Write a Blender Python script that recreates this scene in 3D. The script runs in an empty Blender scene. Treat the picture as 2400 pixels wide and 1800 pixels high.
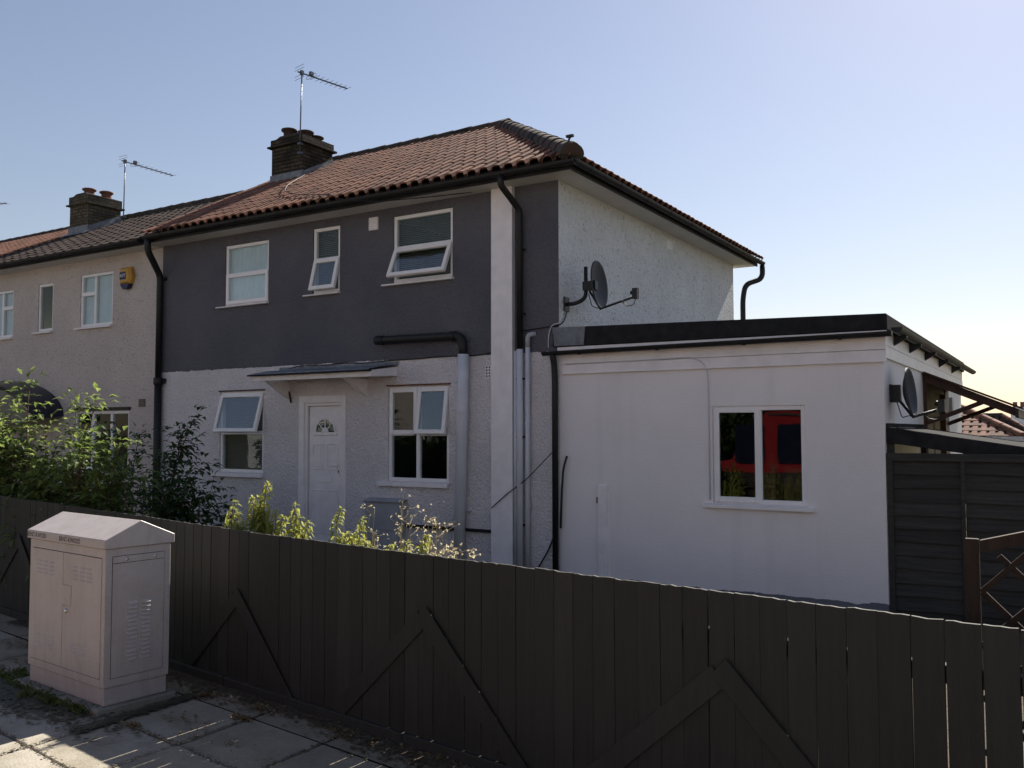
import bpy, bmesh, math, random
from mathutils import Vector, Matrix
R = math.radians
random.seed(7)
S = bpy.context.scene
COL = S.collection

# ------------------------------------------------------------------ camera, sky, sun
YAW, PIT, ROL = R(31.83), R(2.97), R(-0.09)
cd = bpy.data.cameras.new("camera")
cam = bpy.data.objects.new("camera", cd)
COL.objects.link(cam)
F = Vector((-math.sin(YAW) * math.cos(PIT), math.cos(YAW) * math.cos(PIT), math.sin(PIT)))
Rt = Vector((math.cos(YAW), math.sin(YAW), 0))
Up = Rt.cross(F)
Rr = Rt * math.cos(ROL) + Up * math.sin(ROL)
Ur = Rr.cross(F)
cam.matrix_world = Matrix(((Rr.x, Ur.x, -F.x, 0.0), (Rr.y, Ur.y, -F.y, -10.6), (Rr.z, Ur.z, -F.z, 2.0), (0, 0, 0, 1)))
cd.sensor_width = 36
cd.lens = 31.5
cd.clip_end = 3000
S.camera = cam

SUN_EL, SUN_AZ = R(41.2), R(1.5)          # azimuth from +Y towards +X
W = bpy.data.worlds.new("World")
S.world = W
W.use_nodes = True
nt = W.node_tree
bg = nt.nodes["Background"]
sky = nt.nodes.new("ShaderNodeTexSky")
sky.sky_type = 'NISHITA'
sky.sun_disc = False
sky.sun_elevation = SUN_EL
sky.sun_rotation = SUN_AZ
sky.altitude = 30
sky.air_density = 1.3
sky.dust_density = 0.45
sky.ozone_density = 2.5
wb = nt.nodes.new("ShaderNodeMix"); wb.data_type = 'RGBA'; wb.blend_type = 'MULTIPLY'; wb.inputs[0].default_value = 1
wb.inputs[7].default_value = (1.045, 0.955, 0.975, 1)      # the camera's white balance leans to magenta
hz = nt.nodes.new("ShaderNodeHueSaturation"); hz.inputs["Saturation"].default_value = 0.86     # thin summer haze
nt.links.new(sky.outputs[0], hz.inputs["Color"])
nt.links.new(hz.outputs[0], wb.inputs[6])
nt.links.new(wb.outputs[2], bg.inputs[0])
bg.inputs[1].default_value = 0.05
sl = bpy.data.lights.new("sun", 'SUN')
sl.energy = 5.0
sl.angle = R(0.5)
sl.color = (1.0, 0.93, 0.82)
so = bpy.data.objects.new("sun", sl)
COL.objects.link(so)
sd = Vector((math.sin(SUN_AZ) * math.cos(SUN_EL), math.cos(SUN_AZ) * math.cos(SUN_EL), math.sin(SUN_EL)))
so.rotation_euler = sd.to_track_quat('Z', 'Y').to_euler()
so.location = (0, 10, 30)
S.view_settings.view_transform = 'Standard'
S.view_settings.look = 'None'
S.view_settings.gamma = 1
S.view_settings.exposure = 1.12

# ------------------------------------------------------------------ materials
MATS = {}
class N:
    """small helper round a node tree"""
    def __init__(s, name):
        s.m = bpy.data.materials.new(name)
        s.m.use_nodes = True
        s.t = s.m.node_tree
        s.b = s.t.nodes["Principled BSDF"]
        s.out = s.t.nodes["Material Output"]
        MATS[name] = s.m
        s.tc = None
    def n(s, typ, **kw):
        nd = s.t.nodes.new(typ)
        for k, v in kw.items():
            if k in nd.inputs.keys() if isinstance(k, str) else False:
                nd.inputs[k].default_value = v
            else:
                setattr(nd, k, v)
        return nd
    def l(s, a, b): s.t.links.new(a, b)
    def co(s):
        if not s.tc:
            s.tc = s.n("ShaderNodeTexCoord")
        return s.tc.outputs["Object"]
    def noise(s, scale, detail=4, rough=0.55, vec=None):
        nd = s.n("ShaderNodeTexNoise")
        nd.inputs["Scale"].default_value = scale
        nd.inputs["Detail"].default_value = detail
        nd.inputs["Roughness"].default_value = rough
        s.l(vec or s.co(), nd.inputs["Vector"])
        return nd.outputs["Fac"]
    def scaled(s, v):
        mp = s.n("ShaderNodeMapping")
        mp.inputs["Scale"].default_value = v
        s.l(s.co(), mp.inputs["Vector"])
        return mp.outputs[0]
    def ramp(s, fac, stops):
        nd = s.n("ShaderNodeValToRGB")
        el = nd.color_ramp.elements
        while len(el) < len(stops): el.new(0.5)
        for e, (p, c) in zip(el, stops):
            e.position = p
            e.color = (*c, 1) if len(c) == 3 else c
        s.l(fac, nd.inputs[0])
        return nd.outputs[0]
    def mix(s, fac, a, b, blend='MIX'):
        nd = s.n("ShaderNodeMix", data_type='RGBA', blend_type=blend)
        if isinstance(fac, (int, float)): nd.inputs[0].default_value = fac
        else: s.l(fac, nd.inputs[0])
        for i, v in ((6, a), (7, b)):
            if isinstance(v, tuple): nd.inputs[i].default_value = (*v, 1)
            else: s.l(v, nd.inputs[i])
        return nd.outputs[2]
    def math(s, op, a, b=0.0, c=None):
        nd = s.n("ShaderNodeMath", operation=op)
        for i, v in enumerate((a, b) if c is None else (a, b, c)):
            if isinstance(v, (int, float)): nd.inputs[i].default_value = v
            else: s.l(v, nd.inputs[i])
        return nd.outputs[0]
    def base(s, c):
        if isinstance(c, tuple): s.b.inputs["Base Color"].default_value = (*c, 1)
        else: s.l(c, s.b.inputs["Base Color"])
        return s
    def bump(s, h, dist, strength=1.0):
        nd = s.n("ShaderNodeBump")
        nd.inputs["Distance"].default_value = dist
        nd.inputs["Strength"].default_value = strength
        s.l(h, nd.inputs["Height"])
        s.l(nd.outputs[0], s.b.inputs["Normal"])
        return s
    def rough(s, v, spec=None):
        if isinstance(v, (int, float)): s.b.inputs["Roughness"].default_value = v
        else: s.l(v, s.b.inputs["Roughness"])
        if spec is not None: s.b.inputs["Specular IOR Level"].default_value = spec
        return s

def simple(name, col, rough=0.6, var=0.12, scale=6.0, spec=0.4, bump=0.0, bscale=60, metal=0.0):
    m = N(name)
    c = tuple(max(0, x * (1 - var)) for x in col)
    d = tuple(min(1, x * (1 + var)) for x in col)
    m.base(m.ramp(m.noise(scale, 5), [(0.3, c), (0.7, d)])).rough(rough, spec)
    m.b.inputs["Metallic"].default_value = metal
    if bump: m.bump(m.noise(bscale, 3), bump)
    return m

def roughcast(name, colf, depth=0.02, scale=26.0, dirt=0.35, fleck=0.1):  # dirt: how much darker the low spots are coloured
    """sprayed pebble-dash: a lumpy coat with pits; grime of its own collects in some of the pits"""
    m = N(name)
    v = m.n("ShaderNodeTexVoronoi", feature='SMOOTH_F1')
    v.inputs["Scale"].default_value = scale
    mixv = m.n("ShaderNodeVectorMath", operation='MULTIPLY_ADD')
    nz = m.n("ShaderNodeTexNoise"); nz.inputs["Scale"].default_value = scale * 0.7
    m.l(m.co(), nz.inputs["Vector"])
    m.l(nz.outputs["Color"], mixv.inputs[0]); mixv.inputs[1].default_value = (0.03, 0.03, 0.03); m.l(m.co(), mixv.inputs[2])
    m.l(mixv.outputs[0], v.inputs["Vector"])
    n1 = m.noise(scale * 0.55, 6, 0.65)
    n2 = m.noise(1.1, 5, 0.6)
    h = m.math('ADD', m.math('MULTIPLY', v.outputs["Distance"], -0.9), m.math('MULTIPLY', n1, 1.6))
    pit = m.ramp(m.math('MULTIPLY', n1, 1.0), [(0.34, (1, 1, 1)), (0.44, (0, 0, 0))])
    col = colf(m)
    d1 = m.mix(m.math('MULTIPLY', pit, dirt), col, (0.10, 0.10, 0.085))
    d2 = m.mix(m.ramp(n2, [(0.35, (0.16, 0.16, 0.16)), (0.65, (0, 0, 0))]), d1, (0.26, 0.245, 0.22))
    fk = m.ramp(m.noise(scale * 1.7, 3, 0.7), [(0.28, (1 - 2.2 * fleck,) * 3), (0.72, (1 + fleck,) * 3)])
    m.base(m.mix(1.0, d2, fk, 'MULTIPLY')).rough(0.85, 0.2).bump(h, depth)
    return m

def paint_split(m):
    """grey masonry paint on the upper storey, white below, with a hand-cut wavering edge"""
    g = m.n("ShaderNodeNewGeometry")
    sp = m.n("ShaderNodeSeparateXYZ"); m.l(g.outputs["Position"], sp.inputs[0])
    nz = m.noise(9, 5, 0.7)
    z = m.math('ADD', sp.outputs[2], m.math('MULTIPLY', m.math('SUBTRACT', nz, 0.5), 0.07))
    up = m.math('GREATER_THAN', z, 3.075)
    grey = m.ramp(m.noise(0.8, 4), [(0.3, (0.112, 0.110, 0.132)), (0.7, (0.130, 0.127, 0.150))])
    return m.mix(up, (0.80, 0.745, 0.75), grey)

roughcast("facade_roughcast", paint_split, 0.022, 34, 0.10, 0.10)
roughcast("white_roughcast", lambda m: m.ramp(m.noise(0.9, 4), [(0.3, (0.82, 0.815, 0.82)), (0.7, (0.88, 0.875, 0.88))]), 0.026, 32, 0.4, 0.05)
roughcast("cream_roughcast", lambda m: m.ramp(m.noise(0.8, 4), [(0.3, (0.58, 0.50, 0.465)), (0.7, (0.65, 0.575, 0.53))]), 0.018, 30, 0.35, 0.06)
m = N("smooth_render")
st = m.ramp(m.noise(0.7, 6, 0.62), [(0.35, (0.79, 0.735, 0.73)), (0.7, (0.86, 0.80, 0.79))])
gr = m.n("ShaderNodeNewGeometry"); sp = m.n("ShaderNodeSeparateXYZ"); m.l(gr.outputs["Position"], sp.inputs[0])
low = m.math('LESS_THAN', m.math('ADD', sp.outputs[2], m.math('MULTIPLY', m.noise(3.0, 5), 0.16)), 0.165)
run = m.noise(1.0, 5, 0.6, m.scaled((5.0, 5.0, 0.25)))
top = m.ramp(sp.outputs[2], [(0.0, (0, 0, 0)), (1.0, (1, 1, 1))])
drip = m.math('MULTIPLY', m.ramp(run, [(0.55, (0, 0, 0)), (0.75, (1, 1, 1))]), m.math('MULTIPLY', m.noise(0.9, 3), 0.28))
cv_ = m.n("ShaderNodeTexVoronoi", feature='DISTANCE_TO_EDGE'); cv_.inputs["Scale"].default_value = 0.55
wv = m.n("ShaderNodeVectorMath", operation='MULTIPLY_ADD'); nz_ = m.n("ShaderNodeTexNoise"); nz_.inputs["Scale"].default_value = 2.2; nz_.inputs["Detail"].default_value = 6
m.l(m.co(), nz_.inputs["Vector"]); m.l(nz_.outputs["Color"], wv.inputs[0]); wv.inputs[1].default_value = (0.5, 0.5, 0.5); m.l(m.co(), wv.inputs[2]); m.l(wv.outputs[0], cv_.inputs["Vector"])
crk = m.math('MULTIPLY', m.math('LESS_THAN', cv_.outputs["Distance"], 0.0016), m.math('GREATER_THAN', m.noise(0.7, 2), 0.56))
st = m.mix(drip, st, (0.50, 0.46, 0.42))
st = m.mix(m.math('MULTIPLY', crk, 0.0), st, (0.25, 0.23, 0.22))
m.base(m.mix(low, st, (0.17, 0.17, 0.19))).rough(0.8, 0.25).bump(m.noise(40, 5, 0.6), 0.004)
simple("upvc_white", (0.84, 0.81, 0.80), 0.35, 0.04, 3)
simple("painted_timber_white", (0.82, 0.77, 0.77), 0.5, 0.07, 5)
simple("painted_pipe_pale", (0.58, 0.58, 0.62), 0.45, 0.07, 4)
simple("soffit_paint", (0.62, 0.60, 0.57), 0.6, 0.08, 3)
simple("black_plastic", (0.012, 0.012, 0.013), 0.55, 0.3, 5)
simple("cast_iron_black", (0.016, 0.015, 0.015), 0.5, 0.4, 7, bump=0.002)
simple("bitumen_felt", (0.026, 0.026, 0.027), 0.95, 0.3, 7, spec=0.08, bump=0.004, bscale=140)
simple("lead_sheet", (0.16, 0.17, 0.19), 0.55, 0.3, 9, bump=0.01, bscale=12)
simple("mortar_mossy", (0.05, 0.045, 0.036), 0.95, 0.4, 14, bump=0.01, bscale=30)
simple("terracotta_pot", (0.15, 0.062, 0.042), 0.8, 0.3, 9)
simple("sooty_pot", (0.045, 0.026, 0.02), 0.85, 0.4, 9)
simple("galvanised", (0.10, 0.11, 0.13), 0.45, 0.2, 8, metal=0.4)
simple("navy_gloss", (0.008, 0.011, 0.030), 0.30, 0.2, 4, spec=0.6)
simple("yellow_plastic", (0.48, 0.26, 0.035), 0.45, 0.1, 6)
simple("navy_sign", (0.015, 0.015, 0.06), 0.5, 0.1)
simple("white_ink", (0.8, 0.8, 0.8), 0.5, 0.02)
simple("black_ink", (0.035, 0.03, 0.035), 0.7, 0.3, 40)
simple("concrete", (0.22, 0.205, 0.175), 0.9, 0.28, 9, bump=0.006, bscale=60)
simple("asphalt", (0.13, 0.124, 0.118), 0.9, 0.25, 30, bump=0.006, bscale=120)
simple("soil", (0.07, 0.055, 0.038), 0.95, 0.35, 8, bump=0.03, bscale=25)
simple("moss_dirt", (0.085, 0.07, 0.045), 0.95, 0.5, 18, bump=0.012, bscale=60)
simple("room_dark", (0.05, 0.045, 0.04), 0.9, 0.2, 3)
simple("blind_brown", (0.22, 0.21, 0.17), 0.6, 0.15, 4)
simple("blind_dark", (0.12, 0.11, 0.10), 0.6, 0.15, 4)
simple("net_curtain", (0.82, 0.86, 0.90), 0.9, 0.06, 5)
simple("red_paint", (0.31, 0.02, 0.024), 0.3, 0.04, 3, spec=0.5)
simple("rubber", (0.02, 0.02, 0.02), 0.8, 0.2)
simple("chrome", (0.6, 0.6, 0.6), 0.25, 0.05, metal=1.0)
simple("cable_black", (0.015, 0.015, 0.016), 0.6, 0.1)
simple("cable_white", (0.6, 0.6, 0.62), 0.6, 0.1)
simple("brown_stain", (0.055, 0.022, 0.014), 0.6, 0.3, 9)
simple("weathered_door", (0.19, 0.155, 0.12), 0.8, 0.3, 12)
simple("rust", (0.13, 0.05, 0.02), 0.9, 0.4, 20)
simple("stem_green", (0.11, 0.13, 0.04), 0.7, 0.25, 20)
simple("stem_brown", (0.10, 0.075, 0.045), 0.8, 0.3, 20)
simple("dry_stem", (0.30, 0.25, 0.15), 0.8, 0.3, 30)
simple("poppy_red", (0.5, 0.07, 0.03), 0.6, 0.1)
simple("grey_utility", (0.36, 0.36, 0.38), 0.7, 0.12, 4)
simple("distant_grey", (0.22, 0.22, 0.24), 0.9, 0.15, 2)

m = N("cabinet_paint")
v = m.n("ShaderNodeTexVoronoi"); v.inputs["Scale"].default_value = 5
grime = m.ramp(m.noise(7, 8, 0.72), [(0.42, (0, 0, 0)), (0.72, (0.5, 0.5, 0.5))])
fine = m.ramp(m.noise(120, 3, 0.7), [(0.35, (0.40, 0.355, 0.345)), (0.65, (0.48, 0.43, 0.42))])
chip = m.ramp(m.noise(38, 6, 0.75), [(0.70, (0, 0, 0)), (0.73, (0.8, 0.8, 0.8))])
wet = m.ramp(m.noise(1.0, 6, 0.65, m.scaled((9.0, 9.0, 0.8))), [(0.45, (0, 0, 0)), (0.75, (0.35, 0.35, 0.35))])
m.base(m.mix(chip, m.mix(wet, m.mix(grime, fine, (0.33, 0.285, 0.265)), (0.22, 0.18, 0.15)), (0.09, 0.075, 0.065))).rough(0.42, 0.5).bump(m.noise(220, 2), 0.0012)

def wood(name, c0, c1, rough=0.75, grain=(1, 1, 0.06)):
    m = N(name)
    vec = m.scaled(tuple(g * 30 for g in grain))
    w = m.noise(1.0, 6, 0.65, vec)
    a = m.n("ShaderNodeAttribute"); a.attribute_name = "tint"
    col = m.ramp(w, [(0.3, c0), (0.7, c1)])
    tv = m.math('ADD', m.math('MULTIPLY', a.outputs["Fac"], 0.4), 0.8)
    hs = m.n("ShaderNodeHueSaturation"); m.l(tv, hs.inputs["Value"]); m.l(col, hs.inputs["Color"])
    m.base(hs.outputs[0]).rough(rough, 0.25).bump(w, 0.004)
    return m
wood("fence_stain", (0.024, 0.0235, 0.0212), (0.032, 0.0312, 0.028), 0.7)
wood("lap_stain", (0.030, 0.028, 0.025), (0.064, 0.058, 0.051), 0.8, (0.06, 1, 1))
wood("trellis_stain", (0.026, 0.016, 0.011), (0.045, 0.028, 0.019), 0.8)

def tiles(name, c0, c1, c2):
    m = N(name)
    a = m.n("ShaderNodeAttribute"); a.attribute_name = "tint"
    base = m.ramp(a.outputs["Fac"], [(0.0, tuple(x * 0.45 for x in c0)), (0.12, c0), (0.5, c1), (1.0, c2)])   # lowest stop: shade between the rolls, painted into the pans
    moss = m.ramp(m.noise(3.5, 7, 0.7), [(0.5, (0, 0, 0)), (0.75, (0.55, 0.55, 0.55))])
    m.base(m.mix(moss, base, (0.06, 0.047, 0.034))).rough(0.85, 0.25).bump(m.noise(50, 4), 0.003)
    return m
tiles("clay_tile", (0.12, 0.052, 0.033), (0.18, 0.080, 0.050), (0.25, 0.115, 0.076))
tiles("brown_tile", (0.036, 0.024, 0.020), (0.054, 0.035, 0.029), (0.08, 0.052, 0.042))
tiles("ridge_clay", (0.038, 0.029, 0.024), (0.058, 0.040, 0.031), (0.08, 0.053, 0.039))

def brickm(name, c1, c2, mort, soot):
    m = N(name)
    sp = m.n("ShaderNodeSeparateXYZ"); m.l(m.co(), sp.inputs[0])
    cb = m.n("ShaderNodeCombineXYZ")
    m.l(m.math('ADD', sp.outputs[0], sp.outputs[1]), cb.inputs[0]); m.l(sp.outputs[2], cb.inputs[1])
    b = m.n("ShaderNodeTexBrick")
    b.inputs["Scale"].default_value = 1.0
    b.inputs["Brick Width"].default_value = 0.225
    b.inputs["Row Height"].default_value = 0.075
    b.inputs["Mortar Size"].default_value = 0.009
    b.inputs["Color1"].default_value = (*c1, 1); b.inputs["Color2"].default_value = (*c2, 1); b.inputs["Mortar"].default_value = (*mort, 1)
    m.l(cb.outputs[0], b.inputs["Vector"])
    so_ = m.ramp(m.noise(2.6, 7, 0.7), [(0.38, (0.92, 0.92, 0.92)), (0.66, (0.15, 0.15, 0.15))])
    m.base(m.mix(so_, b.outputs["Color"], soot)).rough(0.95, 0.15)
    h = m.math('ADD', m.math('MULTIPLY', b.outputs["Fac"], -0.8), m.math('MULTIPLY', m.noise(25, 5), 0.8))
    m.bump(h, 0.02)
    return m
brickm("sooty_stock_brick", (0.13, 0.105, 0.07), (0.055, 0.045, 0.03), (0.028, 0.026, 0.022), (0.022, 0.02, 0.016))
brickm("yellow_stock_brick", (0.19, 0.16, 0.11), (0.11, 0.09, 0.06), (0.05, 0.046, 0.038), (0.06, 0.052, 0.04))
brickm("red_brick", (0.22, 0.085, 0.05), (0.17, 0.07, 0.045), (0.22, 0.19, 0.16), (0.10, 0.06, 0.045))

m = N("pavement_slab")
a = m.n("ShaderNodeAttribute"); a.attribute_name = "tint"
base = m.ramp(a.outputs["Fac"], [(0, (0.22, 0.19, 0.145)), (0.5, (0.31, 0.275, 0.215)), (1, (0.38, 0.35, 0.295))])
blot = m.ramp(m.noise(2.2, 8, 0.74), [(0.34, (0.7, 0.7, 0.7)), (0.58, (0, 0, 0))])
spk = m.ramp(m.noise(90, 3, 0.7), [(0.3, (0.82, 0.82, 0.82)), (0.7, (1.12, 1.12, 1.12))])
m.base(m.mix(1.0, m.mix(blot, base, (0.17, 0.145, 0.10)), spk, 'MULTIPLY')).rough(0.9, 0.3).bump(m.noise(70, 5), 0.005)

m = N("ground_earth")
g1 = m.ramp(m.noise(0.5, 6), [(0.35, (0.06, 0.065, 0.03)), (0.65, (0.10, 0.085, 0.05))])
m.base(g1).rough(0.95, 0.1).bump(m.noise(12, 6), 0.04)

def glass(name, tint=(0.86, 0.9, 0.9), boost=2.0):
    m = N(name)
    m.t.nodes.remove(m.b)
    tr = m.n("ShaderNodeBsdfTransparent"); tr.inputs[0].default_value = (*tint, 1)
    gl = m.n("ShaderNodeBsdfGlossy"); gl.inputs["Roughness"].default_value = 0.012
    fr = m.n("ShaderNodeFresnel")
    ge = m.n("ShaderNodeNewGeometry"); m.l(m.math('SUBTRACT', 1.52, m.math('MULTIPLY', ge.outputs["Backfacing"], 1.52 - 1 / 1.52)), fr.inputs[0])
    nz = m.noise(2.0, 2)
    bp = m.n("ShaderNodeBump"); bp.inputs["Distance"].default_value = 0.0007; m.l(nz, bp.inputs["Height"]); m.l(bp.outputs[0], gl.inputs["Normal"])
    mx = m.n("ShaderNodeMixShader")
    m.l(m.math('MINIMUM', m.math('MULTIPLY', fr.outputs[0], boost), 1.0), mx.inputs[0])
    m.l(tr.outputs[0], mx.inputs[1]); m.l(gl.outputs[0], mx.inputs[2]); m.l(mx.outputs[0], m.out.inputs[0])
    return m
glass("window_glass", boost=0.42)
glass("sash_glass", boost=2.4)
glass("extension_glass", (0.7, 0.72, 0.72), 0.85)

def leafm(name, c0, c1, trans=0.45, tcol=None):
    m = N(name)
    m.t.nodes.remove(m.b)
    a = m.n("ShaderNodeAttribute"); a.attribute_name = "tint"
    col = m.ramp(a.outputs["Fac"], [(0, c0), (1, c1)])
    p = m.n("ShaderNodeBsdfPrincipled"); p.inputs["Roughness"].default_value = 0.5; p.inputs["Specular IOR Level"].default_value = 0.35
    m.l(col, p.inputs["Base Color"])
    t = m.n("ShaderNodeBsdfTranslucent")
    hs = m.n("ShaderNodeHueSaturation"); hs.inputs["Value"].default_value = 1.7; hs.inputs["Hue"].default_value = 0.485; m.l(col, hs.inputs["Color"])
    m.l(hs.outputs[0], t.inputs[0])
    mx = m.n("ShaderNodeMixShader"); mx.inputs[0].default_value = trans
    m.l(p.outputs[0], mx.inputs[1]); m.l(t.outputs[0], mx.inputs[2]); m.l(mx.outputs[0], m.out.inputs[0])
    return m
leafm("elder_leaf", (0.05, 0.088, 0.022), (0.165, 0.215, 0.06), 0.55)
leafm("shade_leaf", (0.03, 0.06, 0.018), (0.06, 0.11, 0.03))  # darker copy of the elder leaf, shade put into its colour
leafm("nettle_leaf", (0.13, 0.17, 0.035), (0.30, 0.31, 0.07))
leafm("iris_leaf", (0.03, 0.05, 0.02), (0.05, 0.08, 0.03), 0.2)
leafm("dry_flower", (0.35, 0.30, 0.16), (0.55, 0.52, 0.36), 0.4)
leafm("dead_leaf", (0.14, 0.085, 0.035), (0.26, 0.19, 0.09), 0.2)
leafm("moss_leaf", (0.035, 0.035, 0.022), (0.075, 0.075, 0.045), 0.0)
leafm("dirt_leaf", (0.05, 0.04, 0.027), (0.13, 0.105, 0.07), 0.0)
leafm("verge_grass", (0.05, 0.075, 0.02), (0.10, 0.13, 0.04), 0.3)
leafm("tree_leaf", (0.022, 0.045, 0.012), (0.05, 0.085, 0.022), 0.25)

# ------------------------------------------------------------------ mesh builder and scene tree
class MB:
    def __init__(s):
        s.v = []; s.f = []; s.mi = []; s.tint = []; s.cur = 0; s.t = 0.5; s.sm = []; s.smooth = False
    def add(s, vs, fs):
        b = len(s.v)
        s.v += [tuple(p) for p in vs]
        for f in fs:
            s.f.append(tuple(b + i for i in f)); s.mi.append(s.cur); s.tint.append(s.t); s.sm.append(s.smooth)
    def quad(s, a, b, c, d): s.add([a, b, c, d], [(0, 1, 2, 3)])
    def box(s, x0, x1, y0, y1, z0, z1, M=None):
        vs = [(x, y, z) for z in (z0, z1) for y in (y0, y1) for x in (x0, x1)]
        if M is not None: vs = [M @ Vector(p) for p in vs]
        s.add(vs, [(0, 2, 3, 1), (4, 5, 7, 6), (0, 1, 5, 4), (2, 6, 7, 3), (0, 4, 6, 2), (1, 3, 7, 5)])
    def prism(s, poly, y0, y1, axis='y'):
        """poly in (a,b); extruded along axis"""
        n = len(poly)
        def P(a, b, c): return {'y': (a, c, b), 'x': (c, a, b), 'z': (a, b, c)}[axis]
        vs = [P(a, b, y0) for a, b in poly] + [P(a, b, y1) for a, b in poly]
        fs = [tuple(range(n)), tuple(range(2 * n - 1, n - 1, -1))]
        fs += [(i, i + n, (i + 1) % n + n, (i + 1) % n) for i in range(n)]
        s.add(vs, fs)
    def bar(s, p, q, w, h, up=(0, 0, 1)):
        """rectangular bar from p to q; w across, h along 'up'"""
        p = Vector(p); q = Vector(q); d = (q - p).normalized()
        side = d.cross(Vector(up))
        if side.length < 1e-5: side = d.cross(Vector((0, 1, 0)))
        side.normalize(); u = side.cross(d)
        vs = []
        for c in (p, q):
            for a, b in ((-1, -1), (1, -1), (1, 1), (-1, 1)):
                vs.append(c + side * (a * w / 2) + u * (b * h / 2))
        s.add(vs, [(3, 2, 1, 0), (4, 5, 6, 7), (0, 1, 5, 4), (1, 2, 6, 5), (2, 3, 7, 6), (3, 0, 4, 7)])
    def tube(s, pts, r, n=8, caps=True):
        pts = [Vector(p) for p in pts]
        rs = r if isinstance(r, (list, tuple)) else [r] * len(pts)
        sm = s.smooth; s.smooth = True
        ref = None; vs = []
        for i, p in enumerate(pts):
            d = (pts[min(i + 1, len(pts) - 1)] - pts[max(i - 1, 0)])
            if d.length < 1e-9: d = Vector((0, 0, 1))
            d.normalize()
            if ref is None:
                ref = d.cross(Vector((0.31, 0.17, 0.93)))
                if ref.length < 0.1: ref = d.cross(Vector((1, 0, 0)))
            ref = (ref - d * ref.dot(d)).normalized()
            b = d.cross(ref)
            for k in range(n):
                a = 2 * math.pi * k / n
                vs.append(p + ref * (math.cos(a) * rs[i]) + b * (math.sin(a) * rs[i]))
        fs = []
        for i in range(len(pts) - 1):
            for k in range(n):
                fs.append((i * n + k, i * n + (k + 1) % n, (i + 1) * n + (k + 1) % n, (i + 1) * n + k))
        s.add(vs, fs)
        s.smooth = False
        if caps:
            b = len(s.v) - len(vs)
            for f in (tuple(b + k for k in range(n))[::-1], tuple(b + (len(pts) - 1) * n + k for k in range(n))):
                s.f.append(f); s.mi.append(s.cur); s.tint.append(s.t); s.sm.append(False)
        s.smooth = sm
    def lathe(s, prof, c=(0, 0, 0), n=20, M=None):
        sm = s.smooth; s.smooth = True
        vs = []
        for r, z in prof:
            for k in range(n):
                a = 2 * math.pi * k / n
                p = Vector((r * math.cos(a), r * math.sin(a), z))
                if M is not None: p = M @ p
                vs.append(p + Vector(c))
        fs = [(i * n + k, i * n + (k + 1) % n, (i + 1) * n + (k + 1) % n, (i + 1) * n + k) for i in range(len(prof) - 1) for k in range(n)]
        s.add(vs, fs)
        s.smooth = sm
    def build(s, name, mats, parent=None, bevel=0.0, local=False, auto=False):
        mats = mats if isinstance(mats, (list, tuple)) else [mats]
        org = Vector((0, 0, 0))
        if parent is not None and not local: org = Vector(parent.get("_o", (0, 0, 0)))
        me = bpy.data.meshes.new(name)
        me.from_pydata([tuple(Vector(p) - org) for p in s.v], [], s.f)
        for mm in mats: me.materials.append(MATS[mm])
        me.polygons.foreach_set("material_index", s.mi)
        me.polygons.foreach_set("use_smooth", s.sm)
        at = me.attributes.new("tint", 'FLOAT', 'FACE')
        at.data.foreach_set("value", s.tint)
        me.update()
        if bevel:
            bm = bmesh.new(); bm.from_mesh(me)
            ed = [e for e in bm.edges if len(e.link_faces) == 2 and e.calc_face_angle(0) > 0.5]
            bmesh.ops.bevel(bm, geom=ed, offset=bevel, segments=1, affect='EDGES', clamp_overlap=True)
            bm.to_mesh(me); bm.free()
        o = bpy.data.objects.new(name, me)
        COL.objects.link(o)
        if parent is not None:
            o.parent = parent
            o["_o"] = tuple(org)
        else:
            o["_o"] = (0.0, 0.0, 0.0)
        return o

def tag(o, label=None, cat=None, group=None, kind=None):
    if label: o["label"] = label
    if cat: o["category"] = cat
    if group: o["group"] = group
    if kind: o["kind"] = kind
    return o
def thing(name, label, cat, loc=(0, 0, 0), rz=0.0, group=None):
    o = bpy.data.objects.new(name, None)
    o.empty_display_size = 0.2
    COL.objects.link(o)
    o.location = loc; o.rotation_euler = (0, 0, rz)
    o["_o"] = tuple(loc)
    return tag(o, label, cat, group)
def solo(name, mats, mb, label, cat, group=None, bevel=0.0):
    """a thing that is one mesh, with its origin moved to its base"""
    xs = [p[0] for p in mb.v]; ys = [p[1] for p in mb.v]; zs = [p[2] for p in mb.v]
    c = Vector(((min(xs) + max(xs)) / 2, (min(ys) + max(ys)) / 2, min(zs)))
    mb.v = [tuple(Vector(p) - c) for p in mb.v]
    o = mb.build(name, mats, None, bevel)
    o.location = c
    return tag(o, label, cat, group)

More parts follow.
